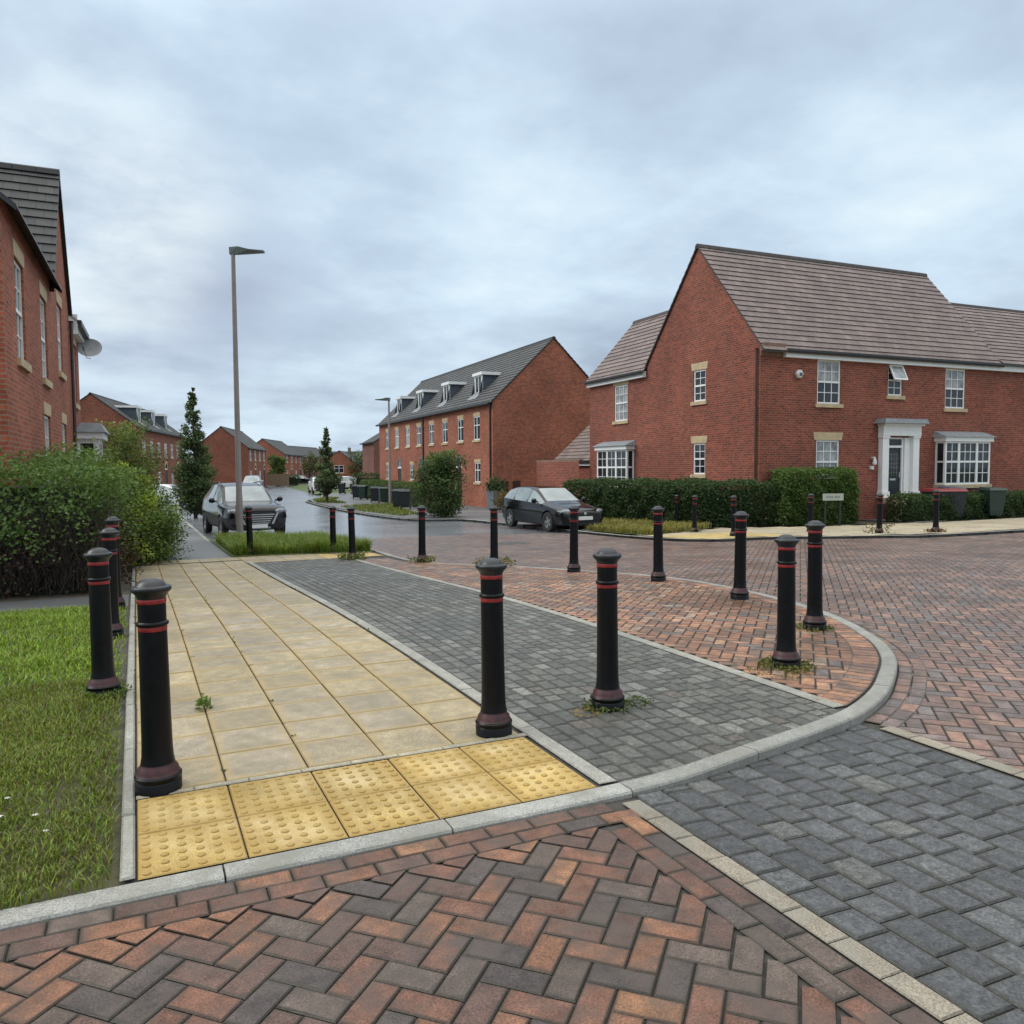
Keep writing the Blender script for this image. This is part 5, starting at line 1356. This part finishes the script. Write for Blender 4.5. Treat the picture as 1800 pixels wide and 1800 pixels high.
sheet('terrace_verge', fv3, .018, 'turf', 1.0); grass('terrace_verge_grass', fv3, 5000, .14, (.10, .15, .03), off=.02, wid=.014)
fv4 = [(.1, 22), (.75, 22), (1.0, 30), (1.1, 44), (-2, 44), (-1, 30)]
grass('roadside_grass', fv4, 7000, .25, (.085, .15, .025), wid=.012)
sheet('front_garden', [(16.2, 17.8), (18.5, 15.9), (22.3, 14.5), (40, 14.1), (40, 18), (18.4, 18), (18.2, 29), (15.2, 29)], -.0, 'earth', 1.0)
# weeds at the feet of the bollards and in a joint of the slabs
wd = MB()
def weeds(cx, cy, r, n, h, base, size=.03):
    for _ in range(n):
        a = rnd.random()*6.283; q = r*rnd.uniform(.55, 1.25); x, y = cx+q*math.cos(a), cy+q*math.sin(a)
        leaf(wd, (x, y, terr(x, y)+rnd.random()*h), size, gcol(base), -.3)
weeds(2.69, 1.05, .13, 260, .03, (.075, .12, .03), .022); weeds(2.5, .98, .07, 50, .015, (.22, .16, .04), .02); weeds(2.92, 1.05, .08, 120, .02, (.06, .11, .03), .02)
weeds(4.44, 1.33, .17, 500, .04, (.10, .12, .03), .025); weeds(5.72, 2.29, .15, 220, .03, (.10, .12, .035), .025); weeds(4.3, 1.25, .2, 200, .02, (.14, .13, .04), .02)
weeds(3.96, 12.7, .24, 320, .12, (.13, .17, .05), .05); weeds(4.9, 11.14, .22, 220, .1, (.13, .15, .06), .045); weeds(5.66, 9.5, .3, 220, .12, (.13, .14, .05), .05)
weeds(-.19, 2.78, .13, 260, .05, (.08, .14, .03), .03); weeds(17.33, 11.38, .3, 150, .25, (.12, .12, .06), .06); weeds(14.46, 15.23, .2, 80, .1, (.12, .14, .05), .06); weeds(18.57, 10.7, .22, 120, .08, (.15, .10, .05), .06)
weeds(.40, 2.15, .035, 46, .06, (.10, .17, .05), .04)
for _ in range(70):
    y = rnd.uniform(.9, 11); weeds(rnd.choice((.405, .8, -.01, -.015, 2.0)), y, .012, 5, .008, (.07, .11, .03), .016)
tag(wd.build('weeds', 'leaf', color=True), kind='stuff')
# little white flowers scattered in the near lawn
fl = MB()
for _ in range(7):
    x, y = rnd.gauss(-.40, .13), rnd.choice((rnd.gauss(.95, .1), rnd.gauss(.62, .05)))
    z = .02+rnd.random()*.015
    for k in range(5):
        a = k*1.257; fl.face([(x, y, z), (x+.009*math.cos(a-.4), y+.009*math.sin(a-.4), z+.003), (x+.014*math.cos(a), y+.014*math.sin(a), z+.002), (x+.009*math.cos(a+.4), y+.009*math.sin(a+.4), z+.003)])
tag(fl.build('lawn_flowers', 'offwhite'), kind='stuff')
# scattered fallen leaves
lf = MB(); lf.face([(-.62, .28, .05), (-.58, .33, .07), (-.55, .31, .06), (-.58, .265, .05)], 0, (.35, .27, .05))
tag(lf.build('fallen_leaf', 'leaf', color=True), 'single yellow fallen leaf on the near lawn', 'leaf')

# street name plate in front of the tall bush
sp_ = at_px(1465, 24.4); sg = empty('street_sign', (sp_[0], sp_[1], terr(*sp_)+.14), R(-18), 'small pale street name plate standing in front of the tall clipped bush', 'sign')
mb = MB(); mb.box(-.33, .33, -.012, .012, .66, .87); pl_ = mb.build('name_plate', 'sign', sg)
mb = MB(); x = -.22
for wd_ in (.05, .03, .06, .04, .05, 0, .05, .035, .04, .05): mb.box(x, x+wd_*.6+.002, -.0135, -.0122, .73, .80); x += .044
mb.build('faint_lettering', 'worn_ink', pl_)
mb = MB(); mb.box(-.26, -.22, .0125, .05, -.25, .8); mb.box(.22, .26, .0125, .05, -.25, .8); mb.build('legs', 'gutter', sg)

# iron cover in the far road
mb = MB(); x, y = 8.6, 15.2
for i in range(4): block(mb, x+.35*(i % 2), y+.35*(i//2), .34, .34, .4, road_z, (.05, .05, .05), .006)
tag(mb.build('drain_cover', 'sett', color=True), 'dark iron access cover set in the brick junction', 'drain cover')

# ------------------------------------------------------------------ sky, sun, camera
SUN_EL, SUN_AZ = 40, 298        # azimuth of the sun measured clockwise from +y
w = bpy.data.worlds.new('World'); scene.world = w; w.use_nodes = True; nt = w.node_tree
bg = nt.nodes['Background']
sky = N(nt, 'ShaderNodeTexSky', sky_type='NISHITA'); sky.sun_disc = False
sky.sun_elevation = R(SUN_EL); sky.sun_rotation = R(SUN_AZ); sky.air_density = 1.2; sky.dust_density = 3
tc = N(nt, 'ShaderNodeTexCoord'); vec = tc.outputs['Generated']
sep = N(nt, 'ShaderNodeSeparateXYZ'); nt.links.new(vec, sep.inputs[0])
# flatten the clouds towards the horizon: project direction on a cloud plane
def math_(op, a, b=None):
    n = N(nt, 'ShaderNodeMath', operation=op)
    for i, x in enumerate((a, b)):
        if x is None: continue
        if isinstance(x, (int, float)): n.inputs[i].default_value = x
        else: nt.links.new(x, n.inputs[i])
    return n.outputs[0]
zc_ = math_('ADD', math_('MAXIMUM', sep.outputs[2], 0.0), .22)
cx_ = math_('DIVIDE', sep.outputs[0], zc_); cy_ = math_('DIVIDE', sep.outputs[1], zc_)
comb = N(nt, 'ShaderNodeCombineXYZ'); nt.links.new(cx_, comb.inputs[0]); nt.links.new(cy_, comb.inputs[1])
n1 = noise(nt, .62, 8, .5, comb.outputs[0]); n2 = noise(nt, 1.5, 9, .57, comb.outputs[0])
mix = math_('ADD', math_('MULTIPLY', n1, .55), math_('MULTIPLY', n2, .45))
cloud = ramp(nt, mix, [(.37, (4.2, 5.15, 6.5)), (.43, (5.1, 6.3, 7.7)), (.49, (5.9, 7.3, 8.8)), (.54, (6.9, 8.5, 9.9)), (.62, (8.8, 10.1, 10.7))])
# bright break low on the left
def lobe(az, el, size, gain):
    a, e = R(az), R(el); d = Vector((math.sin(a)*math.cos(e), math.cos(a)*math.cos(e), math.sin(e)))
    v = N(nt, 'ShaderNodeVectorMath', operation='DOT_PRODUCT'); nt.links.new(vec, v.inputs[0]); v.inputs[1].default_value = d
    m = N(nt, 'ShaderNodeMapRange', interpolation_type='SMOOTHSTEP'); nt.links.new(v.outputs['Value'], m.inputs[0])
    m.inputs[1].default_value = math.cos(R(size)); m.inputs[2].default_value = 1; m.inputs[3].default_value = 0; m.inputs[4].default_value = gain
    return m.outputs[0]
l1 = math_('MULTIPLY', lobe(-3, 16, 11, 1.0), math_('MINIMUM', math_('MAXIMUM', math_('ADD', math_('MULTIPLY', n2, 4.0), -1.5), 0), 1))
l2 = math_('MULTIPLY', lobe(3, 11.5, 11, 1.0), math_('MAXIMUM', math_('ADD', math_('MULTIPLY', n1, 4.0), -1.5), 0))
cloud = mixc(nt, l2, cloud, (4.4, 5.2, 6.7))
cloud = mixc(nt, l1, cloud, (9.2, 10.2, 10.6))
low = N(nt, 'ShaderNodeMapRange', interpolation_type='SMOOTHSTEP'); nt.links.new(sep.outputs[2], low.inputs[0])
low.inputs[1].default_value = .0; low.inputs[2].default_value = .20; low.inputs[3].default_value = .95; low.inputs[4].default_value = 0
cloud = mixc(nt, math_('MULTIPLY', low.outputs[0], math_('MINIMUM', math_('MAXIMUM', math_('ADD', math_('MULTIPLY', n2, 5.0), -1.9), 0), 1)), cloud, (7.6, 9.2, 10.4))
# overcast domes are brightest overhead
zen = N(nt, 'ShaderNodeMapRange', interpolation_type='SMOOTHSTEP'); nt.links.new(sep.outputs[2], zen.inputs[0])
zen.inputs[1].default_value = .42; zen.inputs[2].default_value = .9; zen.inputs[3].default_value = 1; zen.inputs[4].default_value = 3.0
neu = N(nt, 'ShaderNodeMapRange', interpolation_type='SMOOTHSTEP'); nt.links.new(sep.outputs[2], neu.inputs[0])
neu.inputs[1].default_value = .44; neu.inputs[2].default_value = .75; neu.inputs[3].default_value = 0; neu.inputs[4].default_value = .85
full = mixc(nt, .08, cloud, sky.outputs[0])
full = mixc(nt, neu.outputs[0], full, (7.6, 7.4, 6.9))
vm = N(nt, 'ShaderNodeVectorMath', operation='SCALE'); nt.links.new(full, vm.inputs[0]); nt.links.new(zen.outputs[0], vm.inputs['Scale'])
nt.links.new(vm.outputs[0], bg.inputs[0]); bg.inputs[1].default_value = .1
sd = bpy.data.lights.new('Sun', 'SUN'); sd.energy = 1.5; sd.angle = R(28); sd.color = (1, .96, .9)
so = bpy.data.objects.new('Sun', sd); col.objects.link(so)
az, el = R(SUN_AZ), R(SUN_EL); d = Vector((math.sin(az)*math.cos(el), math.cos(az)*math.cos(el), math.sin(el)))
so.rotation_euler = (-d).to_track_quat('-Z', 'Y').to_euler()

cd = bpy.data.cameras.new('Camera'); cam = bpy.data.objects.new('Camera', cd); col.objects.link(cam)
cd.sensor_width = 36; cd.lens = 36*FPX/1800; cd.clip_end = 4000; cd.clip_start = .05
cd.shift_y = (904-900)/1800
fwd = Vector((math.sin(YAW)*math.cos(PITCH), math.cos(YAW)*math.cos(PITCH), -math.sin(PITCH)))
rt = Vector((math.cos(YAW), -math.sin(YAW), 0)); up = rt.cross(fwd)
rt2 = rt*math.cos(ROLL)+up*math.sin(ROLL); up2 = -rt*math.sin(ROLL)+up*math.cos(ROLL)
cam.matrix_world = Matrix(((rt2.x, up2.x, -fwd.x, CAM[0]), (rt2.y, up2.y, -fwd.y, CAM[1]), (rt2.z, up2.z, -fwd.z, CAM[2]), (0, 0, 0, 1)))
scene.camera = cam
scene.view_settings.view_transform = 'Standard'; scene.view_settings.look = 'None'; scene.view_settings.exposure = 0; scene.view_settings.gamma = 1
